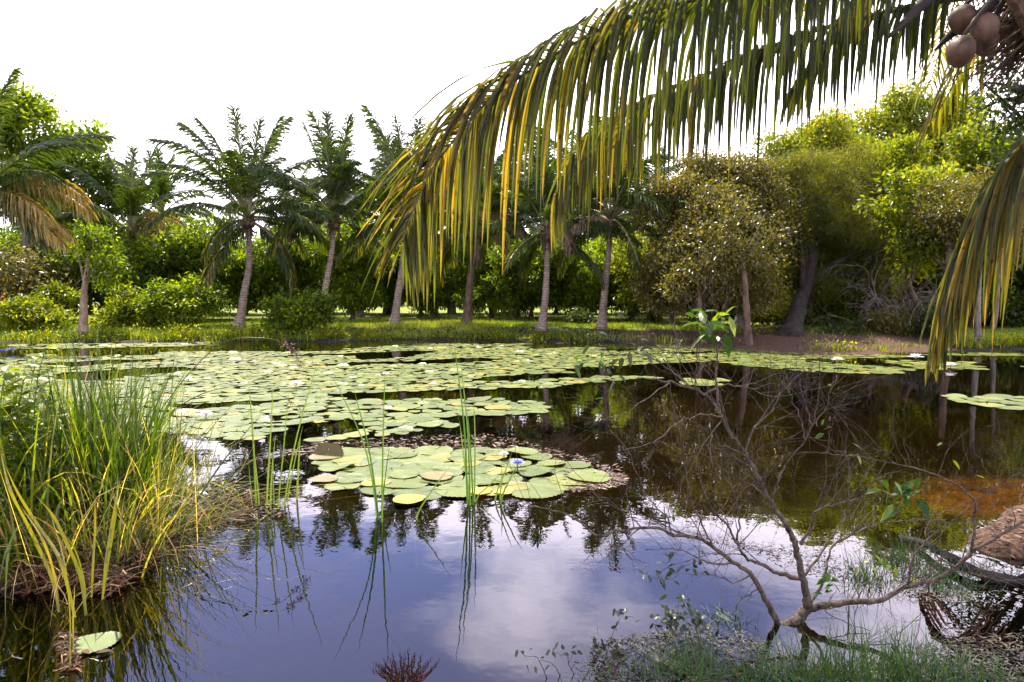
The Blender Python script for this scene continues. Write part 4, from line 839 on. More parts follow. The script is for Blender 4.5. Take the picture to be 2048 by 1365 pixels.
flower(1675, 727, .15, 'petal_white', 'cream flower at the near side of the right pad strip', seed=7)
flower(1901, 738, .13, 'petal_white', 'tiny white flower at the far right of the pad strip', seed=8)
flower(8, 708, .13, 'petal_blue', 'violet blue flower at the far left edge of the pond', seed=9)
flower(24, 706, .12, 'petal_blue', 'second violet blue flower just inside the left edge', seed=10)

# ---- floating debris
def debris(polys, n, seed, L=(.03, .12), z=.012):
    rng = np.random.default_rng(seed); g = Geo(); C = []
    for poly in polys:
        k = 0
        while k < n // len(polys):
            x = rng.uniform(min(p[0] for p in poly), max(p[0] for p in poly)); y = rng.uniform(min(p[1] for p in poly), max(p[1] for p in poly))
            if inpoly(x, y, poly): C.append(list(on(x, y))); k += 1
    C = np.array(C); C[:, 2] = .004 + z * rng.random(len(C)); m_ = len(C); a = rng.random(m_) * 6.28; ax = np.stack([np.cos(a), np.sin(a) * .6, rng.normal(0, .08, m_)], 1)
    leaves(g, C, ax, rng.uniform(L[0], L[1], m_), rng.uniform(.08, .45, m_) * (L[0] + L[1]) / 2, rng, tilt=.25); return g
tag(link('floating_debris', debris([[(560, 905), (640, 885), (860, 872), (960, 868), (1060, 885), (1180, 918), (1240, 940), (1200, 948), (1060, 905), (860, 900), (700, 902), (600, 915)], [(1130, 940), (1260, 950), (1230, 975), (1140, 985)]], 1700, 400, (.02, .10), .006).mesh('floating_debris', M['debris'])), 'reddish brown rotting leaf litter floating behind the nearest raft', 'debris', kind='stuff')
tag(link('floating_debris', debris([[(300, 960), (380, 940), (450, 955), (510, 990), (480, 1010), (400, 1000), (320, 985)], [(440, 1000), (620, 985), (560, 1035), (420, 1050)]], 520, 401, (.02, .07), .005).mesh('floating_debris', M['debris'])), 'pinkish brown dead leaf mat floating beside the grass clump', 'debris', kind='stuff')
tag(link('floating_debris', debris([[(1150, 1095), (1260, 1085), (1270, 1100), (1160, 1108)], [(1140, 1130), (1300, 1128), (1290, 1138), (1150, 1144)]], 120, 402, (.008, .022), .002).mesh('floating_debris', M['debris'])), 'thin drift of brown scraps on the open water by the shrub', 'debris', kind='stuff')
p = on(403, 990); g = Geo(); rng = np.random.default_rng(410); leaves(g, np.array([[0, 0, .02]]), np.array([[1.0, -.2, .05]]), .13, .05, rng, tilt=.05, nice=True)
o = link('dead_leaf', g.mesh('dead_leaf', M['petal_white']), loc=(p.x - .06, p.y, 0)); tag(o, 'pale curled dead leaf floating on the brown leaf mat', 'leaf')
for i, (px, py, L_, lab) in enumerate([(205, 1312, .07, 'pale withered leaf floating against the single lily pad'), (178, 1306, .05, 'smaller pale withered scrap touching the single lily pad')]):
    p = on(px, py); g = Geo(); leaves(g, np.array([[0, 0, .012]]), np.array([[1.0, .5 - i, .05]]), L_, .03, rng, tilt=.05, nice=True); o = link('dead_leaf', g.mesh('dead_leaf', M['thatch']), loc=(p.x - .03, p.y, 0)); tag(o, lab, 'leaf')

#@@NEAR
# ------------------------------------------------------------------ reeds standing in the water
def reed_clump(blades, label, seed, w=.011, yl=.2, group='reeds standing in open water'):
    """blades: list of pixel polylines from the water up"""
    rng = np.random.default_rng(seed); b0 = on(*blades[0][0]); b0.z = 0; root = empty('reed_clump', b0, label, 'reeds', group)
    for bl in blades:
        b = on(*bl[0]); Y = b.y; dy = rng.normal(0, .05); pts = [Vector((b.x, b.y, -.35))] + [at(x, y, Y + dy * (i / len(bl))) for i, (x, y) in enumerate(bl)]
        P = smooth_curve([q - b0 for q in pts], 14)[None]; T = nrm(np.gradient(P[0], axis=0)); W = nrm(np.cross(T, [.2 * rng.normal(), 1.0, .1]))[None]
        tt = np.linspace(0, 1, 14); wd = w * rng.uniform(.8, 1.25) * np.interp(tt, [0, .5, .85, 1], [1, 1, .6, .08]); g = Geo(); ribbons(g, P, W, wd[None], np.array([rng.random() * .8 + yl]), 0, .35)
        link('blade', g.mesh('blade', M['reed']), root)
    return root
reed_clump([[(512, 1015), (507, 890), (497, 755)], [(518, 1012), (512, 940), (503, 865)], [(533, 1018), (540, 890), (547, 762)], [(541, 1016), (544, 940), (551, 870)], [(556, 1020), (567, 900), (578, 778)], [(569, 1012), (592, 880), (637, 716)], [(575, 1005), (588, 930), (606, 850)], [(594, 1000), (597, 930), (601, 868)], [(505, 1005), (500, 960), (497, 920)], [(548, 1010), (546, 970), (547, 925)]],
           'group of thin upright yellowish reeds between grass clump and raft', 500, .013, .5)
reed_clump([[(757, 1040), (738, 900), (706, 772)], [(754, 1035), (728, 890), (654, 730)], [(764, 1045), (766, 890), (770, 738)], [(765, 1020), (770, 960), (779, 893)]], 'dark green reeds leaning left across the near edge of the raft', 501, .013, .0)
reed_clump([[(935, 1010), (928, 850), (908, 684)], [(940, 1012), (936, 870), (922, 730)], [(946, 1010), (941, 900), (934, 812)], [(949, 1004), (950, 880), (947, 788)], [(938, 1000), (926, 900), (919, 842)]], 'tallest green reeds rising straight through the raft centre', 502, .012, .15)
reed_clump([[(990, 1002), (1008, 950), (1024, 905)], [(1001, 1008), (1022, 955), (1046, 912)], [(952, 1002), (975, 975), (1003, 945)], [(832, 1040), (862, 985), (902, 930)], [(1000, 1000), (1004, 960), (1003, 925)]], 'short slanting reeds at the right part of the raft', 503, .012, .35)

# ------------------------------------------------------------------ grass clumps at the left
def clump(px, py, n, h, label, seed, az=1.5, azs=2.0, lean=.25, w=.011, curl=.6, spread=.12, mt='sedge', amean=.4, asd=.25, name='grass_clump', group='green grass clumps at the left'):
    rng = np.random.default_rng(seed); p = on(px, py); root = empty(name, (p.x, p.y, 0), label, 'grass clump', group); g = Geo()
    blades_geo(g, (0, 0), n, h, lean, az, azs, w, rng, curl=curl, spread=spread, amean=amean, asd=asd); link('blades', g.mesh('blades', M[mt]), root); return root
clump(30, 1110, 150, 1.18, 'dense tall grass at the left edge of the pond', 601, spread=.2, lean=.4, w=.018, amean=.5)
clump(120, 1080, 150, 1.12, 'dense tall grass clump beside the orange leaning blades', 602, spread=.18, w=.018, amean=.45)
clump(215, 1090, 130, 1.32, 'tall dark green grass clump rising over the water', 603, spread=.10, lean=.22, amean=.2, asd=.15, w=.018, curl=.35)
clump(165, 1030, 170, 1.18, 'tall grass clump in the middle of the left mass', 604, spread=.18, amean=.4, w=.015)
clump(265, 1040, 120, 1.12, 'grass clump at the outer right of the left mass', 605, spread=.13, lean=.4, az=.3, azs=1.2, amean=.4)
clump(70, 990, 190, 1.06, 'grass clump below the leafy green plant', 606, spread=.26, curl=1.1, amean=.55, w=.014)
clump(-40, 1040, 160, 1.23, 'grass clump cut by the left edge', 607, spread=.2, amean=.5)
clump(290, 1075, 170, 0.90, 'low arching thin grass spilling right over the water', 608, spread=.16, lean=.9, az=.1, azs=.9, w=.006, curl=1.6, amean=.5, asd=.35)
clump(340, 1000, 130, 0.84, 'wispy thin grass in front of the brown leaf mat', 609, spread=.18, lean=.6, az=0.3, azs=1.6, w=.005, curl=1.6, amean=.5, asd=.35)
clump(250, 970, 110, 1.01, 'grass clump behind the tall dark green one', 610, spread=.2, lean=.45, curl=1.0)
clump(120, 1120, 120, 0.95, 'pale dry arching stems tangled in the left grass', 611, spread=.25, lean=.8, azs=3, w=.006, curl=2.0, amean=.95, asd=.1)
clump(230, 1110, 80, 0.90, 'pale dry arching stems beside the tall dark green clump', 612, spread=.15, lean=.8, azs=3, w=.006, curl=2.0, amean=.95, asd=.1)
clump(60, 1130, 40, 1.12, 'broad arching green blades folding over at the left edge', 613, spread=.2, lean=.6, azs=3, w=.022, curl=2.4, amean=.55, asd=.3)
clump(180, 1100, 45, 1.18, 'broad arching blades folding over in the middle of the left grass', 614, spread=.2, lean=.5, azs=3, w=.020, curl=2.2, amean=.6, asd=.3)
clump(20, 1150, 60, .55, 'short broad fresh blades at the very foot of the left grass', 615, spread=.14, lean=.6, azs=3, w=.016, curl=1.0, amean=.5, asd=.3)
clump(225, 1135, 60, .5, 'short fresh blades at the water edge under the tall dark green clump', 616, spread=.12, lean=.6, azs=3, w=.012, curl=1.0, amean=.5, asd=.3)
# broad yellow / orange blades, traced one by one
def traced_blade(pts, w, a, mt, seed, b0, root, Y=None):
    rng = np.random.default_rng(seed); b = on(*pts[0]); Y = Y or b.y; P = smooth_curve([at(x, y, Y + .06 * i * rng.normal()) - b0 for i, (x, y) in enumerate(pts)], 16)
    T = nrm(np.gradient(P, axis=0)); W = nrm(np.cross(T, [.3 * rng.normal(), 1.0, 0])); tt = np.linspace(0, 1, 16); wd = w * np.interp(tt, [0, .3, .75, 1], [.7, 1, .75, .06])
    g = Geo(); ribbons(g, P[None], W[None], wd[None], np.array([a]), 0, .22); link('blade', g.mesh('blade', M[mt]), root)
b0 = on(150, 1200); b0.z = 0; yb = empty('yellow_blade_plant', b0, 'drooping broad yellow and orange blades in front of the green grass', 'water plant')
for i, (pts, w_, a, mt) in enumerate([
        ([(118, 1225), (105, 1160), (60, 1060), (20, 980), (0, 900)], .02, .35, 'sedge_yellow'), ([(150, 1235), (120, 1120), (75, 1050), (35, 985), (10, 930)], .018, .4, 'sedge_yellow'),
        ([(118, 1222), (108, 1150), (85, 1080), (40, 1010)], .018, .5, 'sedge_yellow'), ([(150, 1150), (118, 1080), (80, 1030), (35, 975)], .02, .75, 'sedge_yellow'),
        ([(122, 1060), (112, 1010), (95, 960), (75, 910)], .02, .9, 'sedge_yellow'), ([(172, 1230), (160, 1150), (130, 1080), (105, 1030), (70, 990)], .02, .2, 'sedge_yellow'),
        ([(170, 1232), (168, 1165), (150, 1100), (120, 1060)], .018, .15, 'sedge_yellow'), ([(205, 1200), (212, 1120), (225, 1040), (240, 960)], .016, .3, 'sedge_yellow'),
        ([(183, 1195), (186, 1130), (190, 1060), (190, 1000)], .012, .3, 'sedge_yellow'), ([(140, 1340), (140, 1230), (128, 1120), (105, 1040), (98, 1010)], .014, .3, 'sedge_yellow'),
        ([(148, 1320), (146, 1240), (150, 1170)], .009, .45, 'sedge_yellow'), ([(240, 1000), (250, 950), (262, 900), (266, 870)], .018, .92, 'sedge_yellow'),
        ([(45, 1150), (30, 1080), (18, 1000), (5, 940)], .016, .3, 'sedge_yellow'), ([(207, 1190), (218, 1110), (232, 1020), (236, 950)], .014, .1, 'sedge_yellow'), ([(60, 1120), (75, 1040), (60, 960), (48, 900)], .013, .2, 'sedge_yellow')]):
    traced_blade(pts, w_, a, mt, 620 + i, b0, yb)
# brown thatch at the foot
def thatch(poly, n, seed, Lr=(.08, .3), zmax=.10):
    rng = np.random.default_rng(seed); g = Geo(); C = []
    while len(C) < n:
        x = rng.uniform(min(p[0] for p in poly), max(p[0] for p in poly)); y = rng.uniform(min(p[1] for p in poly), max(p[1] for p in poly))
        if inpoly(x, y, poly): C.append(list(on(x, y)))
    C = np.array(C); C[:, 2] = rng.random(n) ** 2 * zmax; a = rng.random(n) * 6.28; el = rng.normal(.05, .25, n); L = rng.uniform(*Lr, n)
    D = np.stack([np.cos(a) * np.cos(el), np.sin(a) * np.cos(el), np.sin(el)], 1); t = np.linspace(-.5, .5, 4)[None, :, None]
    P = C[:, None, :] + D[:, None, :] * t * L[:, None, None] + np.array([0, 0, 1]) * ((.25 - t ** 2) * .3 * L[:, None, None]); P[..., 2] = np.maximum(P[..., 2], .004)
    W = nrm(np.cross(D, rng.standard_normal((n, 3)) * .4 + [0, 0, 1]))[:, None, :].repeat(4, 1)
    ribbons(g, P, W, rng.uniform(.003, .010, (n, 1)) * np.array([[.7, 1, 1, .4]]), rng.random(n), 0, .2); return g
tag(link('dead_thatch', thatch([(-60, 1090), (120, 1060), (300, 1090), (310, 1130), (230, 1190), (120, 1185), (-60, 1200)], 1500, 630).mesh('dead_thatch', M['thatch'])), 'matted orange brown dead stems at the foot of the left grass', 'dead grass', kind='stuff')
tag(link('floating_stems', thatch([(250, 1060), (380, 1010), (520, 990), (540, 1015), (420, 1065), (330, 1110), (270, 1110)], 420, 631, (.10, .45), .03).mesh('floating_stems', M['thatch'])), 'tangle of straw stems floating off the right side of the grass', 'dead grass', kind='stuff')
tag(link('dead_roots', thatch([(120, 1270), (150, 1265), (158, 1345), (125, 1340)], 160, 632, (.03, .09), .03).mesh('dead_roots', M['thatch'])), 'small bunch of reddish dead roots beside the single pad', 'dead grass', kind='stuff')
# long stems lying on the water towards the raft
ls = empty('fallen_reed_stems', on(300, 1065), 'long pale green reed stems lying flat on the water towards the raft', 'reeds'); b0 = ls.location.copy()
for i, (pts, w_) in enumerate([([(255, 1085), (330, 1050), (440, 1015), (540, 982), (640, 970), (720, 968), (790, 975)], .010), ([(260, 1070), (340, 1040), (460, 1010), (560, 985), (650, 972)], .008), ([(270, 1092), (380, 1050), (480, 1020), (560, 1012)], .009),
                               ([(265, 1100), (360, 1062), (440, 1040), (520, 1033)], .008), ([(240, 1075), (330, 1060), (420, 1032), (470, 1020)], .012), ([(590, 1000), (640, 985), (690, 978), (720, 975)], .007), ([(340, 1100), (420, 1100), (480, 1104)], .006), ([(300, 1060), (400, 1020), (470, 1003)], .008), ([(290, 1080), (370, 1052), (450, 1028), (505, 1030)], .007)]):
    P = smooth_curve([on(x, y, .015 + .004 * i) - b0 for x, y in pts], 20); T = nrm(np.gradient(P, axis=0)); W = nrm(np.cross(T, [0, 0, 1])); g = Geo(); tt = np.linspace(0, 1, 20)
    ribbons(g, P[None], W[None], (w_ * np.interp(tt, [0, .6, 1], [1, .8, .15]))[None], np.array([.75 + .12 * random.Random(i).random()]), 0, .3); link('stem', g.mesh('stem', M['sedge']), ls)
# arching sedge stems with seed heads
def seed_stem(pts, Y0, Y1, label, seed, heads):
    rng = np.random.default_rng(seed); n_ = len(pts); W_ = [at(x, y, Y0 + (Y1 - Y0) * i / (n_ - 1)) for i, (x, y) in enumerate(pts)]; b = W_[0].copy(); b.z = 0; root = empty('seeding_sedge_stem', b, label, 'sedge stem')
    P = smooth_curve([Vector((0, 0, -.1))] + [q - b for q in W_], 40); g = Geo(); tube(g, P, np.linspace(.006, .0018, 40), 6, .3); link('stem', g.mesh('stem', M['sedge'], True), root)
    g = Geo()
    for (f, s) in heads:
        c = P[int(f * 39)]; m_ = 46; D = nrm(rng.standard_normal((m_, 3)) + [0, 0, -.5]); C = c + D * s * rng.random((m_, 1)); leaves(g, C, D, s * .45, s * .16, rng)
    link('seed_head', g.mesh('seed_head', M['debris']), root)
seed_stem([(262, 905), (300, 850), (380, 745), (450, 685), (520, 676), (575, 690), (602, 728)], 5.9, 6.0, 'long arching sedge stem bending right with brown seed heads at its tip', 650, [(.90, .05), (.93, .055), (.96, .05), (.985, .05), (1, .04)])
seed_stem([(210, 960), (300, 860), (400, 790), (500, 772), (560, 790), (615, 830)], 5.3, 5.4, 'thin lower sedge stem arching under the longest one', 651, [(.87, .03), (.93, .035), (.98, .04)])
# leafy plant at the left edge
def leafy_stem(g, gl, P, rng, L, n, r=.006):
    P = smooth_curve(P, 24); tube(g, P, np.linspace(r, r * .4, 24), 6, .5)
    k = rng.integers(6, 24, n); a = np.arange(n) * 2.4 + rng.random(); D = np.stack([np.cos(a), np.sin(a), rng.normal(.35, .25, n)], 1); leaves(gl, P[k], D, L * rng.uniform(.6, 1.2, n), L * .34, rng, tilt=.25, nice=True, a=np.clip(.35 + .75 * k / 23 + rng.normal(0, .15, n), 0, 1))
for j, (stems, lab, Lf) in enumerate([([[(62, 1000), (66, 880), (72, 780), (90, 695)], [(50, 1010), (56, 900), (58, 800), (72, 720)], [(70, 1000), (85, 900), (95, 830), (104, 762)], [(40, 1000), (42, 900), (38, 820), (48, 758)]], 'tall leafy green plant rising above the left grass', .125),
                                    ([[(10, 1000), (5, 900), (0, 820), (10, 745)], [(-20, 1000), (-15, 900), (15, 840), (22, 790)], [(20, 1000), (14, 930), (12, 880), (4, 830)]], 'broad leaved plant at the very left edge', .16),
                                    ([[(118, 1000), (125, 930), (122, 870), (130, 820)], [(40, 990), (36, 920), (40, 860), (30, 800)], [(90, 990), (92, 940), (96, 890), (88, 845)]], 'shorter leafy plant between the left grass clumps', .10)]):
    rng = np.random.default_rng(660 + j); b = on(stems[0][0][0], 1100); b.z = 0; root = empty('leafy_plant', b, lab, 'plant'); g = Geo(); gl = Geo()
    for s_ in stems:
        Y = b.y + rng.normal(0, .12); leafy_stem(g, gl, [Vector(((s_[0][0] - 1024) / F * Y, Y, -.1)) - b] + [at(x, y, Y) - b for x, y in s_], rng, Lf * .9, 74)
    link('stems', g.mesh('stems', M['reed'], True), root); link('leaves', gl.mesh('leaves', M['shrub_leaf']), root)

# ------------------------------------------------------------------ half-bare shrub standing in the water
BR = [  # pixel polyline, depth start, depth end, radius start, radius end
    ([(1540, 1268), (1566, 1256), (1592, 1243), (1616, 1218)], 3.27, 3.32, .042, .027),
    ([(1562, 1260), (1540, 1215), (1519, 1175), (1499, 1148), (1468, 1125), (1425, 1094), (1398, 1078), (1347, 1070), (1312, 1055), (1229, 1064), (1202, 1072), (1150, 1038), (1113, 1022), (1056, 1011)], 3.30, 3.0, .019, .003),
    ([(1616, 1218), (1610, 1180), (1605, 1160), (1597, 1117), (1589, 1086), (1581, 1066), (1546, 1012), (1534, 993), (1516, 955), (1496, 917), (1478, 893), (1458, 864), (1443, 834), (1428, 808), (1408, 790), (1387, 779), (1340, 765), (1290, 758)], 3.32, 2.75, .024, .003),
    ([(1616, 1218), (1640, 1214), (1698, 1205), (1764, 1200), (1815, 1171), (1873, 1158), (1912, 1136), (1944, 1105), (1990, 1078), (2048, 1043), (2110, 1010)], 3.32, 3.1, .021, .006),
    ([(1605, 1160), (1593, 1156), (1562, 1148), (1523, 1129), (1495, 1117), (1472, 1086), (1453, 1051), (1420, 1010), (1400, 960)], 3.32, 3.5, .015, .003),
    ([(1601, 1090), (1620, 1058), (1628, 1031), (1640, 1018), (1674, 1008), (1718, 996), (1740, 975), (1771, 924)], 3.3, 3.2, .010, .003),
    ([(1618, 1210), (1644, 1171), (1655, 1125), (1663, 1094), (1690, 1078), (1725, 1060), (1776, 1045), (1827, 1041), (1894, 1040)], 3.32, 3.6, .010, .0025),
    ([(1609, 1152), (1625, 1128), (1640, 1109), (1660, 1080), (1690, 1030), (1700, 960), (1690, 900)], 3.32, 3.4, .008, .002),
    ([(1944, 1105), (1947, 1066), (1952, 1022), (1947, 1002), (1926, 978), (1900, 964), (1870, 949), (1841, 940), (1803, 931), (1771, 924), (1738, 917), (1694, 909), (1600, 905)], 3.12, 2.95, .008, .002),
    ([(1490, 905), (1504, 864), (1540, 823), (1569, 776), (1610, 740)], 2.95, 3.1, .007, .002),
    ([(1546, 990), (1571, 929), (1607, 888), (1627, 847), (1651, 817), (1662, 780), (1674, 750)], 3.0, 2.95, .007, .002),
    ([(1627, 847), (1632, 820), (1636, 797), (1640, 760)], 2.96, 3.0, .004, .0015), ([(1612, 880), (1600, 840), (1577, 782), (1560, 760)], 2.96, 3.0, .004, .0015), ([(1625, 850), (1612, 810), (1598, 767)], 2.96, 3.0, .004, .0015),
    ([(1440, 830), (1434, 780), (1434, 717), (1428, 685), (1422, 660)], 2.8, 2.7, .006, .003), ([(1390, 779), (1392, 740), (1394, 710), (1396, 680)], 2.8, 2.75, .004, .002),
    ([(1468, 1125), (1440, 1130), (1400, 1120), (1370, 1105), (1330, 1098), (1290, 1100)], 3.2, 3.0, .006, .002), ([(1500, 1150), (1470, 1165), (1430, 1150), (1400, 1148)], 3.3, 3.2, .005, .002),
    ([(1519, 1175), (1500, 1190), (1480, 1200), (1460, 1235)], 3.3, 3.4, .004, .002), ([(1425, 1094), (1400, 1040), (1380, 990), (1370, 930), (1368, 870)], 3.15, 3.1, .006, .0015),
    ([(1347, 1070), (1330, 1030), (1300, 1000), (1280, 960), (1255, 900), (1220, 860)], 3.1, 3.0, .005, .0015), ([(1472, 1086), (1480, 1040), (1470, 990), (1440, 940), (1415, 890)], 3.45, 3.3, .006, .0015),
    ([(1496, 917), (1470, 900), (1430, 890), (1395, 895)], 2.95, 3.0, .005, .0015), ([(1534, 993), (1500, 970), (1470, 950), (1440, 940)], 3.0, 3.1, .005, .0015), ([(1443, 834), (1400, 830), (1350, 850), (1320, 880), (1250, 900)], 2.8, 2.7, .005, .0015),
    ([(1387, 779), (1340, 740), (1300, 715), (1260, 705), (1220, 715)], 2.76, 2.7, .004, .0015), ([(1340, 765), (1290, 800), (1240, 830), (1170, 850)], 2.75, 2.7, .004, .0015), ([(1408, 790), (1450, 770), (1500, 780), (1560, 800)], 2.8, 2.85, .004, .0015),
    ([(1912, 1136), (1870, 1110), (1850, 1070), (1862, 1040), (1894, 1020)], 3.15, 3.3, .006, .002), ([(1698, 1205), (1720, 1175), (1770, 1150), (1820, 1130)], 3.3, 3.5, .005, .002), ([(1815, 1171), (1830, 1110), (1880, 1060), (1930, 1020), (2000, 970), (2048, 940)], 3.2, 3.0, .007, .002),
    ([(1698, 1210), (1650, 1222), (1690, 1245), (1740, 1262)], 3.3, 3.2, .004, .002), ([(1548, 1275), (1600, 1290), (1670, 1300), (1740, 1292), (1800, 1285), (1830, 1283)], 3.25, 3.15, .014, .005),
    ([(1900, 1140), (1950, 1150), (2000, 1160), (2048, 1160)], 3.15, 3.1, .004, .002), ([(1990, 1078), (2020, 1090), (2048, 1110)], 3.1, 3.1, .004, .002)]
sb = on(1560, 1262); sb.z = 0; shrub = empty('half_bare_shrub', sb, 'sprawling half bare shrub with grey brown limbs standing in the near water', 'shrub')
rng = np.random.default_rng(700); tw = Geo(); tips = []
for i, (pts, Y0, Y1, r0, r1) in enumerate(BR):
    n_ = len(pts); P = smooth_curve([at(x, y, Y0 + (Y1 - Y0) * k / (n_ - 1)) - sb for k, (x, y) in enumerate(pts)], max(10, n_ * 4)); n2 = len(P); t = np.linspace(0, 1, n2)
    P[1:-1] += rng.normal(0, .003, (n2 - 2, 3)); g = Geo()
    if i in (0, 31): P = np.vstack([P[0] + [0, 0, -.12], P]); t = np.linspace(0, 1, n2 + 1)
    tube(g, P, (r0 + (r1 - r0) * t ** .65) * .88, 9 if r0 > .01 else 6, .5, 0, rng=rng, rough=.07 if r0 > .01 else .03); link('trunk' if i == 0 else 'branch', g.mesh('shrub_branch', M['shrub_bark'], True), shrub)
    T = nrm(np.gradient(P, axis=0)); nt_ = int(4 + n2 * .30) if r0 < .03 else 0
    for k in range(nt_):
        q = int(rng.integers(n2 // 4, n2)); d = nrm(T[min(q, len(T) - 1)] * .6 + rng.normal(0, .6, 3) + [0, 0, .45]); rr = max(.0012, (r0 + (r1 - r0) * (q / n2)) * .35)
        twig_tree(tw, P[q], d, rng.uniform(.10, .30), min(rr, .0032), int(rng.integers(1, 3)), rng, .45, .0, (1, 3), 0, tips)
ob = link('twigs', tw.mesh('twigs', M['twig']), shrub)
def leaf_tuft(px, py, Y, n, L, mt, spread=.03, a=None, seed=0, droop=-.3, name='foliage'):
    rng = np.random.default_rng(seed + int(px)); c = np.array(list(at(px, py, Y) - sb)); D = nrm(rng.standard_normal((n, 3)) + [0, 0, droop]); g = Geo()
    if n < 4:
        for q in range(n): g = Geo(); leaves(g, c[None] + rng.normal(0, spread, (1, 3)), D[q:q + 1], L * rng.uniform(.6, 1.2), L * .42, rng, tilt=.5, nice=True, a=np.array([a or .5])); link('leaf', g.mesh('leaf', M[mt]), shrub)
        return
    leaves(g, c + rng.normal(0, spread, (n, 3)), D, L * rng.uniform(.6, 1.2, n), L * .42, rng, tilt=.5, nice=True, a=(np.clip(rng.normal(a, .2, n), 0, 1) if a is not None else None)); link(name, g.mesh(name, M[mt]), shrub)
for px, py, Y, n_, L_, mt, spd, a in [(1418, 655, 2.7, 13, .085, 'shrub_leaf', .022, .35), (1440, 640, 2.72, 6, .07, 'shrub_leaf', .02, .8), (1395, 640, 2.7, 5, .05, 'shrub_leaf', .02, .3), (1805, 992, 3.05, 16, .08, 'shrub_leaf', .03, .25), (1770, 975, 3.0, 5, .06, 'shrub_leaf', .02, .8), (1830, 985, 3.0, 4, .06, 'shrub_leaf', .02, .7),
                                (1757, 1118, 3.4, 6, .07, 'shrub_leaf', .03, .7), (1790, 1135, 3.4, 3, .06, 'shrub_leaf', .03, .8), (1660, 1165, 3.2, 7, .06, 'shrub_leaf', .02, .1), (1650, 1190, 3.2, 5, .045, 'shrub_leaf', .02, .1), (1330, 1140, 3.1, 12, .05, 'dark_shrub_leaf', .03, None), (1365, 1120, 3.1, 8, .05, 'dark_shrub_leaf', .03, None),
                                (1385, 1125, 3.1, 6, .045, 'dark_shrub_leaf', .03, None), (1300, 1150, 3.1, 6, .04, 'dark_shrub_leaf', .02, None), (1345, 1030, 3.1, 5, .035, 'shrub_leaf', .025, .6), (1250, 700, 2.7, 9, .05, 'dark_shrub_leaf', .05, None), (1215, 720, 2.7, 8, .05, 'dark_shrub_leaf', .05, None), (1300, 705, 2.7, 6, .05, 'dark_shrub_leaf', .03, None),
                                (1345, 700, 2.72, 5, .05, 'dark_shrub_leaf', .025, None), (1210, 740, 2.7, 6, .04, 'shrub_leaf', .05, .3), (1155, 725, 2.7, 2, .05, 'shrub_leaf', .01, .5), (1330, 1245, 3.1, 3, .06, 'dark_shrub_leaf', .02, None), (1700, 905, 3.0, 3, .05, 'shrub_leaf', .02, .9), (1670, 870, 3.0, 3, .05, 'shrub_leaf', .03, .5), (1885, 888, 3.0, 1, .045, 'shrub_leaf', .0, 1), (1905, 920, 3.0, 1, .05, 'shrub_leaf', .0, 1), (1970, 958, 3.0, 1, .06, 'shrub_leaf', .0, 1), (1665, 770, 2.95, 3, .03, 'shrub_leaf', .02, .5)]:
    leaf_tuft(px, py, Y, n_, L_, mt, spd, a)

# small low plants near the bottom edge
def low_plant(px, py, lab, seed, n=5, Ls=.13, L=.035):
    rng = np.random.default_rng(seed); b = on(px, py); b.z = 0; root = empty('water_sprig', b, lab, 'plant'); g = Geo(); gl = Geo()
    for k in range(n):
        tips_ = []; twig_tree(g, rng.normal(0, .03, 3) * [1, 1, 0], (rng.normal(0, .8), rng.normal(0, .5), 1), Ls * rng.uniform(.6, 1.3), .0025, 1, rng, .5, .05, (1, 3), 0, tips_)
        for P_, d_ in tips_: leaves(gl, np.repeat(np.array([P_]), 5, 0) + rng.normal(0, .02, (5, 3)), rng.standard_normal((5, 3)), L, L * .5, rng, nice=True)
    link('stem', g.mesh('stem', M['twig']), root); link('leaves', gl.mesh('leaves', M['dark_shrub_leaf']), root)
low_plant(1105, 1345, 'small dark leaved sprig poking up at the bottom edge centre', 720, 3, .10, .03)
low_plant(1215, 1320, 'dark leaved sprig at the left end of the floating weeds', 721, 6, .12)
low_plant(1325, 1275, 'taller dark leaved sprig above the floating weeds', 722, 4, .16, .045)
low_plant(1400, 1290, 'twiggy dark sprig in the middle of the floating weeds', 723, 6, .12)

# grass tufts standing in the near water
for i, (px, py, n_, h_, lab) in enumerate([(1230, 1372, 50, .14, 'thin grass tuft at the lower left of the weeds'), (1320, 1352, 70, .16, 'grass tuft left of the shrub foot'.replace('left of', 'short of')), (1400, 1358, 90, .20, 'grass tuft between weeds and bottom edge'), (1500, 1365, 100, .18, 'grass tuft below the foot of the shrub'),
                                            (1590, 1372, 130, .22, 'dense grass tuft below the dark lying limb'), (1660, 1362, 150, .24, 'dense grass tuft under the thickest limb'), (1740, 1372, 170, .26, 'lush grass tuft at the bottom edge'), (1820, 1362, 170, .26, 'lush grass tuft beneath the frond reflection'),
                                            (1900, 1378, 130, .20, 'grass tuft at the bottom near the corner'), (1990, 1372, 90, .16, 'sparse grass tuft in the bottom corner'), (1735, 1162, 120, .20, 'bushy grass tuft standing in mid water beside the shrub'), (1810, 1120, 110, .18, 'grass tuft before the dark edge of the mound'),
                                            (1890, 1172, 140, .18, 'drooping grass tuft over the dark reflections'), (1850, 1150, 90, .20, 'grass tuft under the long right limb'), (1950, 1140, 90, .14, 'short tuft on the lip of the brown mound'), (1450, 1240, 40, .10, 'tiny sparse tuft behind the shrub foot'), (1375, 1330, 60, .2, 'upright thin grass beside the twiggy sprig')]):
    clump(px, py, n_, h_, lab, 740 + i, spread=.07 if py > 1200 else .08, lean=.5, w=.005, curl=.9, mt='water_grass', amean=.45, name='grass_tuft', group='grass tufts in the near water')
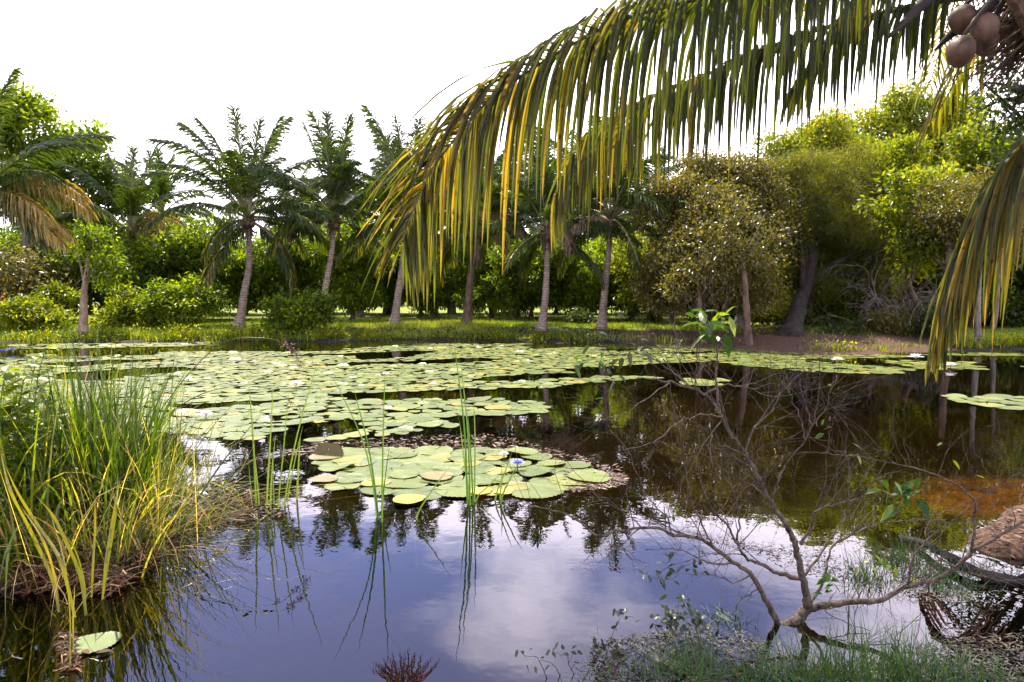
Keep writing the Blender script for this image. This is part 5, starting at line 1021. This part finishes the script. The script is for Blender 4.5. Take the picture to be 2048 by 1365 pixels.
# greyish floating weeds
def weeds():
    g = Geo(); rng = np.random.default_rng(760); polys = [([(1180, 1290), (1280, 1270), (1420, 1250), (1540, 1285), (1600, 1330), (1560, 1372), (1190, 1372)], 1900), ([(1480, 1090), (1560, 1090), (1700, 1120), (1740, 1170), (1640, 1160), (1560, 1130)], 420), ([(1780, 1150), (1960, 1170), (1950, 1210), (1830, 1205)], 350), ([(1830, 1290), (2048, 1270), (2080, 1372), (1850, 1372)], 900), ([(1590, 1330), (1860, 1330), (1860, 1372), (1590, 1372)], 500), ([(1350, 1055), (1500, 1080), (1560, 1110), (1380, 1080)], 200)]
    for poly, n in polys:
        C = []
        while len(C) < n:
            x = rng.uniform(min(p[0] for p in poly), max(p[0] for p in poly)); y = rng.uniform(min(p[1] for p in poly), max(p[1] for p in poly))
            if inpoly(x, y, poly): C.append(list(on(x, y)))
        C = np.array(C); C[:, 2] = .003 + .012 * rng.random(n); a = rng.random(n) * 6.28; ax = np.stack([np.cos(a), np.sin(a), rng.normal(0.05, .12, n)], 1)
        leaves(g, C, ax, rng.uniform(.012, .05, n), rng.uniform(.003, .010, n), rng, tilt=.3)
    return g
tag(link('floating_weeds', weeds().mesh('floating_weeds', M['weed'])), 'greyish floating water weeds around the foot of the shrub', 'water weeds', kind='stuff')
def sunken(strands, lab, seed, w, mt):
    b = on(*strands[0][0]); b.z = 0; rng = np.random.default_rng(seed); g = Geo()
    for st in strands:
        P = smooth_curve([on(x, y, .004) - b for x, y in st], 26); P[:, :2] += rng.normal(0, .0035, (26, 2)); T = nrm(np.gradient(P, axis=0)); W = nrm(np.cross(T, [0, 0, 1]))
        ribbons(g, P[None], W[None], (w * rng.uniform(.6, 1.2) * np.interp(np.linspace(0, 1, 26), [0, .6, 1], [1, .8, .15]) * (1 + .35 * (np.arange(26) % 2)))[None], np.array([rng.random()]), 0, 0)
    o = link('fallen_frond', g.mesh('fallen_frond', M[mt])); o.location = b; tag(o, lab, 'palm frond')
rng = np.random.default_rng(765)
sunken([[(812 + rng.normal(0, 12), 1385), (812 + q * .55, 1345 + abs(q) * .12), (812 + q + rng.normal(0, 3), 1300 + abs(q) * .35 + rng.normal(0, 8))] for q in np.linspace(-78, 70, 26)], 'reddish brown dead frond tip fanning out in the water at the bottom edge', 766, .007, 'wet_frond')
sunken([[(1838 + 3 * k, 1200 + 9 * k), (1870 + 8 * k, 1265 + 5 * k), (1935 + 9 * k, 1262 + 3 * k), (1985 + 7 * k + rng.normal(0, 4), 1175 + 12 * k)] for k in range(9)] + [[(1835 + 5 * k, 1185), (1860 + 8 * k, 1240 + rng.normal(0, 6)), (1890 + 9 * k, 1290 - 6 * k)] for k in range(8)], 'dark palm frond with curved leaflets lying in the water below the mound', 767, .011, 'wet_frond')
# dark root log along the mound
g = Geo(); rng = np.random.default_rng(770); tube(g, smooth_curve([on(1800, 1075, .0), on(1850, 1088, .04), on(1905, 1118, .05), on(1960, 1150, .03), on(2030, 1165, -.01), on(2120, 1160, 0)], 24), np.linspace(.015, .04, 24), 9, .5, 0, rng=rng, rough=.2)
tag(link('waterlogged_log', g.mesh('waterlogged_log', M['bark_dark'], True)), 'dark waterlogged log along the edge of the brown mound', 'log')
# leaf litter on the mound
g = Geo(); rng = np.random.default_rng(780); n_ = 1600; X = rng.uniform(2.6, 5.2, n_); Y = rng.uniform(3.9, 5.6, n_); Z = gnd(X, Y); k = Z > .0; X, Y, Z = X[k], Y[k], Z[k]; n_ = len(X); a = rng.random(n_) * 6.28
leaves(g, np.stack([X, Y, Z + .008], 1), np.stack([np.cos(a), np.sin(a), rng.normal(0, .1, n_)], 1), rng.uniform(.03, .10, n_), rng.uniform(.01, .03, n_), rng, tilt=.3)
tag(link('leaf_litter', g.mesh('leaf_litter', M['debris'])), 'dry brown leaf litter strewn over the near mound', 'leaf litter', kind='stuff')

# ------------------------------------------------------------------ near coconut palm with hanging fronds and nuts
def near_frond(root, b, pts, side0, side1, n, Lf, seed, droop=1.2, ang=(62, 32), wid=.036, yellow=.5, start=.12, lprof=None, rad=.022, bare=0.0, lift=.1, segs=6, mt='frond_leaf'):
    """pts: list of (px, py, Y) or Vectors"""
    rng = np.random.default_rng(seed); W_ = [at(*q) if not isinstance(q, Vector) else q for q in pts]; P = smooth_curve([q - b for q in W_], 60); t = np.linspace(0, 1, 60)[:, None]
    sides_ = np.array([side0] + (side1 if isinstance(side1, list) else [side1]), float); S = np.stack([np.interp(t[:, 0], np.linspace(0, 1, len(sides_)), sides_[:, c]) for c in range(3)], 1)
    g = Geo(); frond_geo(g, P, S, n, Lf, wid, rng, droop, ang, segs, start, .30, .19, lift, yellow, 0, lprof, bare=bare); fo = link('frond', g.mesh('frond', M[mt]), root)
    g = Geo(); tube(g, P, np.interp(t[:, 0], [0, .08, 1], [rad * 2.0, rad * .9, .004]), 7, rng.random()); link('rachis', g.mesh('rachis', M['rachis_dark'], True), fo)
CR = Vector((3.55, 4.75, 3.75))
bp = Vector((4.05, 4.8, .05)); near = empty('coconut_palm', bp, 'overhanging near coconut palm with ripe coconuts and long hanging fronds', 'palm tree')
g = Geo(); P = smooth_curve([Vector((0, 0, -.1)), Vector((-.02, 0, 1.2)), Vector((-.15, 0, 2.4)), CR - bp], 40); t = np.linspace(0, 1, 40); tube(g, P, .17 * (1 - .3 * t) * (1 + .8 * np.exp(-t * 14)) * (1 + .03 * np.sin(t * 150)), 14, .5, 0, rng=np.random.default_rng(1), rough=.02); link('trunk', g.mesh('trunk', M['palm_bark'], True), near)
near_frond(near, bp, [CR, (1940, -130, 4.6), (1760, -110, 4.5), (1600, -60, 4.4), (1450, -15, 4.35), (1360, 7, 4.3), (1271, 31, 4.28), (1201, 58, 4.26), (1118, 105, 4.25), (1060, 141, 4.25), (981, 198, 4.22), (929, 255, 4.2), (867, 334, 4.2), (841, 387, 4.2), (817, 445, 4.2), (806, 488, 4.2)],
           (.1, 1.0, .05), [(.1, 1.0, 0), (.12, 1.0, -.05), (.45, .6, -.5), (.68, .28, -.62), (.88, .25, -.35)], 172, .95, 801, droop=[6, 6, 6, 3.4, 1.3, .6], ang=(72, 24), wid=.026, yellow=.5, start=.24, lift=.02, lprof=[.62, .72, .90, .80, .60, .36])
near_frond(near, bp, [CR + Vector((-.1, .1, -.05)), (1985, -10, 5.0), (1900, 0, 5.2), (1830, 12, 5.3), (1753, 29, 5.4), (1617, 66, 5.5), (1555, 88, 5.5), (1485, 113, 5.55), (1423, 146, 5.6), (1340, 180, 5.6), (1263, 215, 5.6), (1184, 268, 5.6), (1140, 330, 5.6), (1120, 380, 5.6)],
           (0, 1, 0), (.3, .8, .4), 112, .90, 802, droop=6, ang=(72, 26), yellow=.45, start=.12, wid=.029, lprof=[.6, .8, 1.0, .9, .7, .5])
near_frond(near, bp, [CR + Vector((-.1, .15, .1)), (1950, -200, 5.4), (1750, -200, 5.8), (1550, -140, 6.0), (1400, -70, 6.1), (1290, 0, 6.2), (1235, 35, 6.2), (1195, 75, 6.2)], (0, 1, .1), (.4, .7, .5), 110, .85, 803, droop=1.2, ang=(66, 30), yellow=.4, wid=.030, lprof=[.6, .9, 1, 1, .85, .6])
near_frond(near, bp, [CR + Vector((-.1, -.1, .15)), (1850, -420, 4.1), (1500, -560, 3.9), (1150, -520, 3.8), (950, -400, 3.8), (860, -300, 3.8), (820, -230, 3.8)], (0, 1, 0), (.4, .8, .3), 120, .80, 804, droop=3.5, ang=(70, 28), yellow=.6)
near_frond(near, bp, [CR + Vector((.05, .1, .1)), CR + Vector((.5, 1.2, .9)), CR + Vector((.9, 2.4, .9)), CR + Vector((1.2, 3.4, .2))], (1, -.3, 0), (1, -.3, 0), 70, .8, 805, droop=1.6, yellow=.5)
near_frond(near, bp, [CR + Vector((-.1, .1, .0)), CR + Vector((-.5, 1.1, .75)), CR + Vector((-.8, 2.2, 1.0)), CR + Vector((-1.0, 3.0, .8))], (1, .6, 0), (1, .5, .2), 85, .8, 806, droop=1.9, yellow=.6, start=.08)
near_frond(near, bp, [CR + Vector((.1, 0, .1)), CR + Vector((1.2, .3, .9)), CR + Vector((2.4, .5, .6)), CR + Vector((3.2, .6, -.5))], (0, 1, 0), (0, 1, 0), 70, .8, 807, droop=1.6, yellow=.4)
near_frond(near, bp, [CR + Vector((.1, -.1, .1)), CR + Vector((.9, -.9, .9)), CR + Vector((1.7, -1.7, .7)), CR + Vector((2.3, -2.3, -.3))], (.7, .7, 0), (.7, .7, 0), 70, .8, 808, droop=1.6, yellow=.4)
near_frond(near, bp, [CR + Vector((0, -.1, .1)), CR + Vector((-.3, -1.0, 1.0)), CR + Vector((-.5, -2.0, 1.2)), CR + Vector((-.7, -3.0, .6))], (1, -.2, 0), (1, -.2, 0), 70, .8, 809, droop=1.6, yellow=.5)
near_frond(near, bp, [CR + Vector((0, 0, .1)), CR + Vector((-.1, .3, 1.3)), CR + Vector((-.3, .6, 2.5)), CR + Vector((-.8, .9, 3.4))], (1, -.2, 0), (1, -.2, 0), 70, .7, 810, droop=.5, yellow=.2)
for i, (px, py, Y, r) in enumerate([(1968, 58, 4.55, .080), (1922, 104, 4.5, .080), (1927, 40, 4.7, .080), (1972, 86, 4.70, .076), (2040, 66, 4.8, .08)]):
    rng = np.random.default_rng(820 + i); c = at(px, py, Y) - bp; g = Geo(); nut(g, (0, 0, 0), r, 24, 16, 1.18); o = link('coconut', g.mesh('coconut', M['husk'], True), near); o.location = c; o.rotation_euler = (rng.normal(0, .35), rng.normal(0, .35), rng.random() * 6)
    g = Geo(); s_ = CR - bp + Vector((-.12, -.05, -.15)); e_ = c + Vector((0, 0, r * 1.1)); tube(g, smooth_curve([s_, (s_ + e_) / 2 + Vector((-.05, -.05, .08)), e_], 10), np.linspace(.022, .012, 10), 6); link('fruit_stalk', g.mesh('fruit_stalk', M['bark_dark'], True), near)
    g = Geo(); m_ = 10; a = np.linspace(0, 6.28, m_, endpoint=False); leaves(g, np.tile([0, 0, r * 1.12], (m_, 1)), np.stack([np.cos(a), np.sin(a), -.5 + 0 * a], 1), r * .6, r * .5, rng, tilt=.1, nice=True); cl = link('husk_cap', g.mesh('husk_cap', M['fibre']), o)
for i, (p0, p1, p2) in enumerate([((1925, -60, 4.5), (1850, 5, 4.4), (1767, 85, 4.35)), ((1990, 10, 4.8), (1925, 50, 4.8), (1868, 102, 4.8))]):
    g = Geo(); P = smooth_curve([at(*p0) - bp, at(*p1) - bp, at(*p2) - bp], 20); tube(g, P, np.interp(np.linspace(0, 1, 20), [0, .5, .85, 1], [.030, .036, .018, .003]), 10, .5, 0); link('spathe', g.mesh('spathe', M['bark_dark'], True), near)
g = Geo(); rng = np.random.default_rng(830)
for k in range(420):
    a = rng.random() * 6.28; b_ = np.array(list(CR - bp)) + [math.cos(a) * .13, math.sin(a) * .13, rng.uniform(-.5, .15)]; q = b_ + np.array([math.cos(a) * rng.uniform(.05, .5), math.sin(a) * rng.uniform(.05, .4), -rng.uniform(.05, .5)]); tube(g, smooth_curve([b_, (b_ + q) / 2 + rng.normal(0, .05, 3), q], 5), np.linspace(.010, .002, 5), 4, rng.random(), cap=False)
for k in range(14):
    a = k * .9; b_ = np.array(list(CR - bp)) + [math.cos(a) * .1, math.sin(a) * .1, -.10 - .04 * k]; q = b_ + np.array([math.cos(a) * .45, math.sin(a) * .45, .30]); tube(g, [b_, (b_ + q) / 2, q], [.07, .05, .03], 6, rng.random())
link('boot_fibres', g.mesh('boot_fibres', M['fibre']), near)
# second near palm, trunk outside the frame, one drooping frond coming in at the right edge
C2 = Vector((4.9, 4.1, 3.5)); b2 = Vector((5.2, 4.2, .05)); n2p = empty('coconut_palm', b2, 'near palm beyond the frame whose pale drooping frond hangs at the right', 'palm tree')
g = Geo(); P = smooth_curve([Vector((0, 0, -.2)), Vector((.02, 0, 1.5)), C2 - b2], 36); t = np.linspace(0, 1, 36); tube(g, P, .17 * (1 - .3 * t) * (1 + .8 * np.exp(-t * 14)), 12, .5, 0); link('trunk', g.mesh('trunk', M['palm_bark'], True), n2p)
near_frond(n2p, b2, [C2, (2520, -40, 4.0), (2350, 40, 3.9), (2200, 160, 3.85), (2120, 235, 3.8), (2048, 305, 3.8), (2000, 375, 3.8), (1950, 455, 3.8), (1912, 545, 3.8), (1886, 630, 3.8), (1874, 680, 3.8)], (.2, 1.0, .1), [(.3, .9, -.2), (.7, .4, -.5), (.85, .3, -.3)], 165, .98, 850, droop=[5.0, 4, 3.2, 1.5], ang=(54, 12), wid=.025, yellow=.55, lprof=[.7, 1, 1, .75, .4, .22], lift=0.0)
for k in range(6):
    a = -1.2 + k * .75; d = Vector((math.cos(a), math.sin(a), 0)); near_frond(n2p, b2, [C2, C2 + d * 1.2 + Vector((0, 0, .8)), C2 + d * 2.3 + Vector((0, 0, .7)), C2 + d * 3.1 + Vector((0, 0, -.2))], (-d.y, d.x, 0), (-d.y, d.x, 0), 55, .8, 860 + k, droop=1.6, yellow=.5)
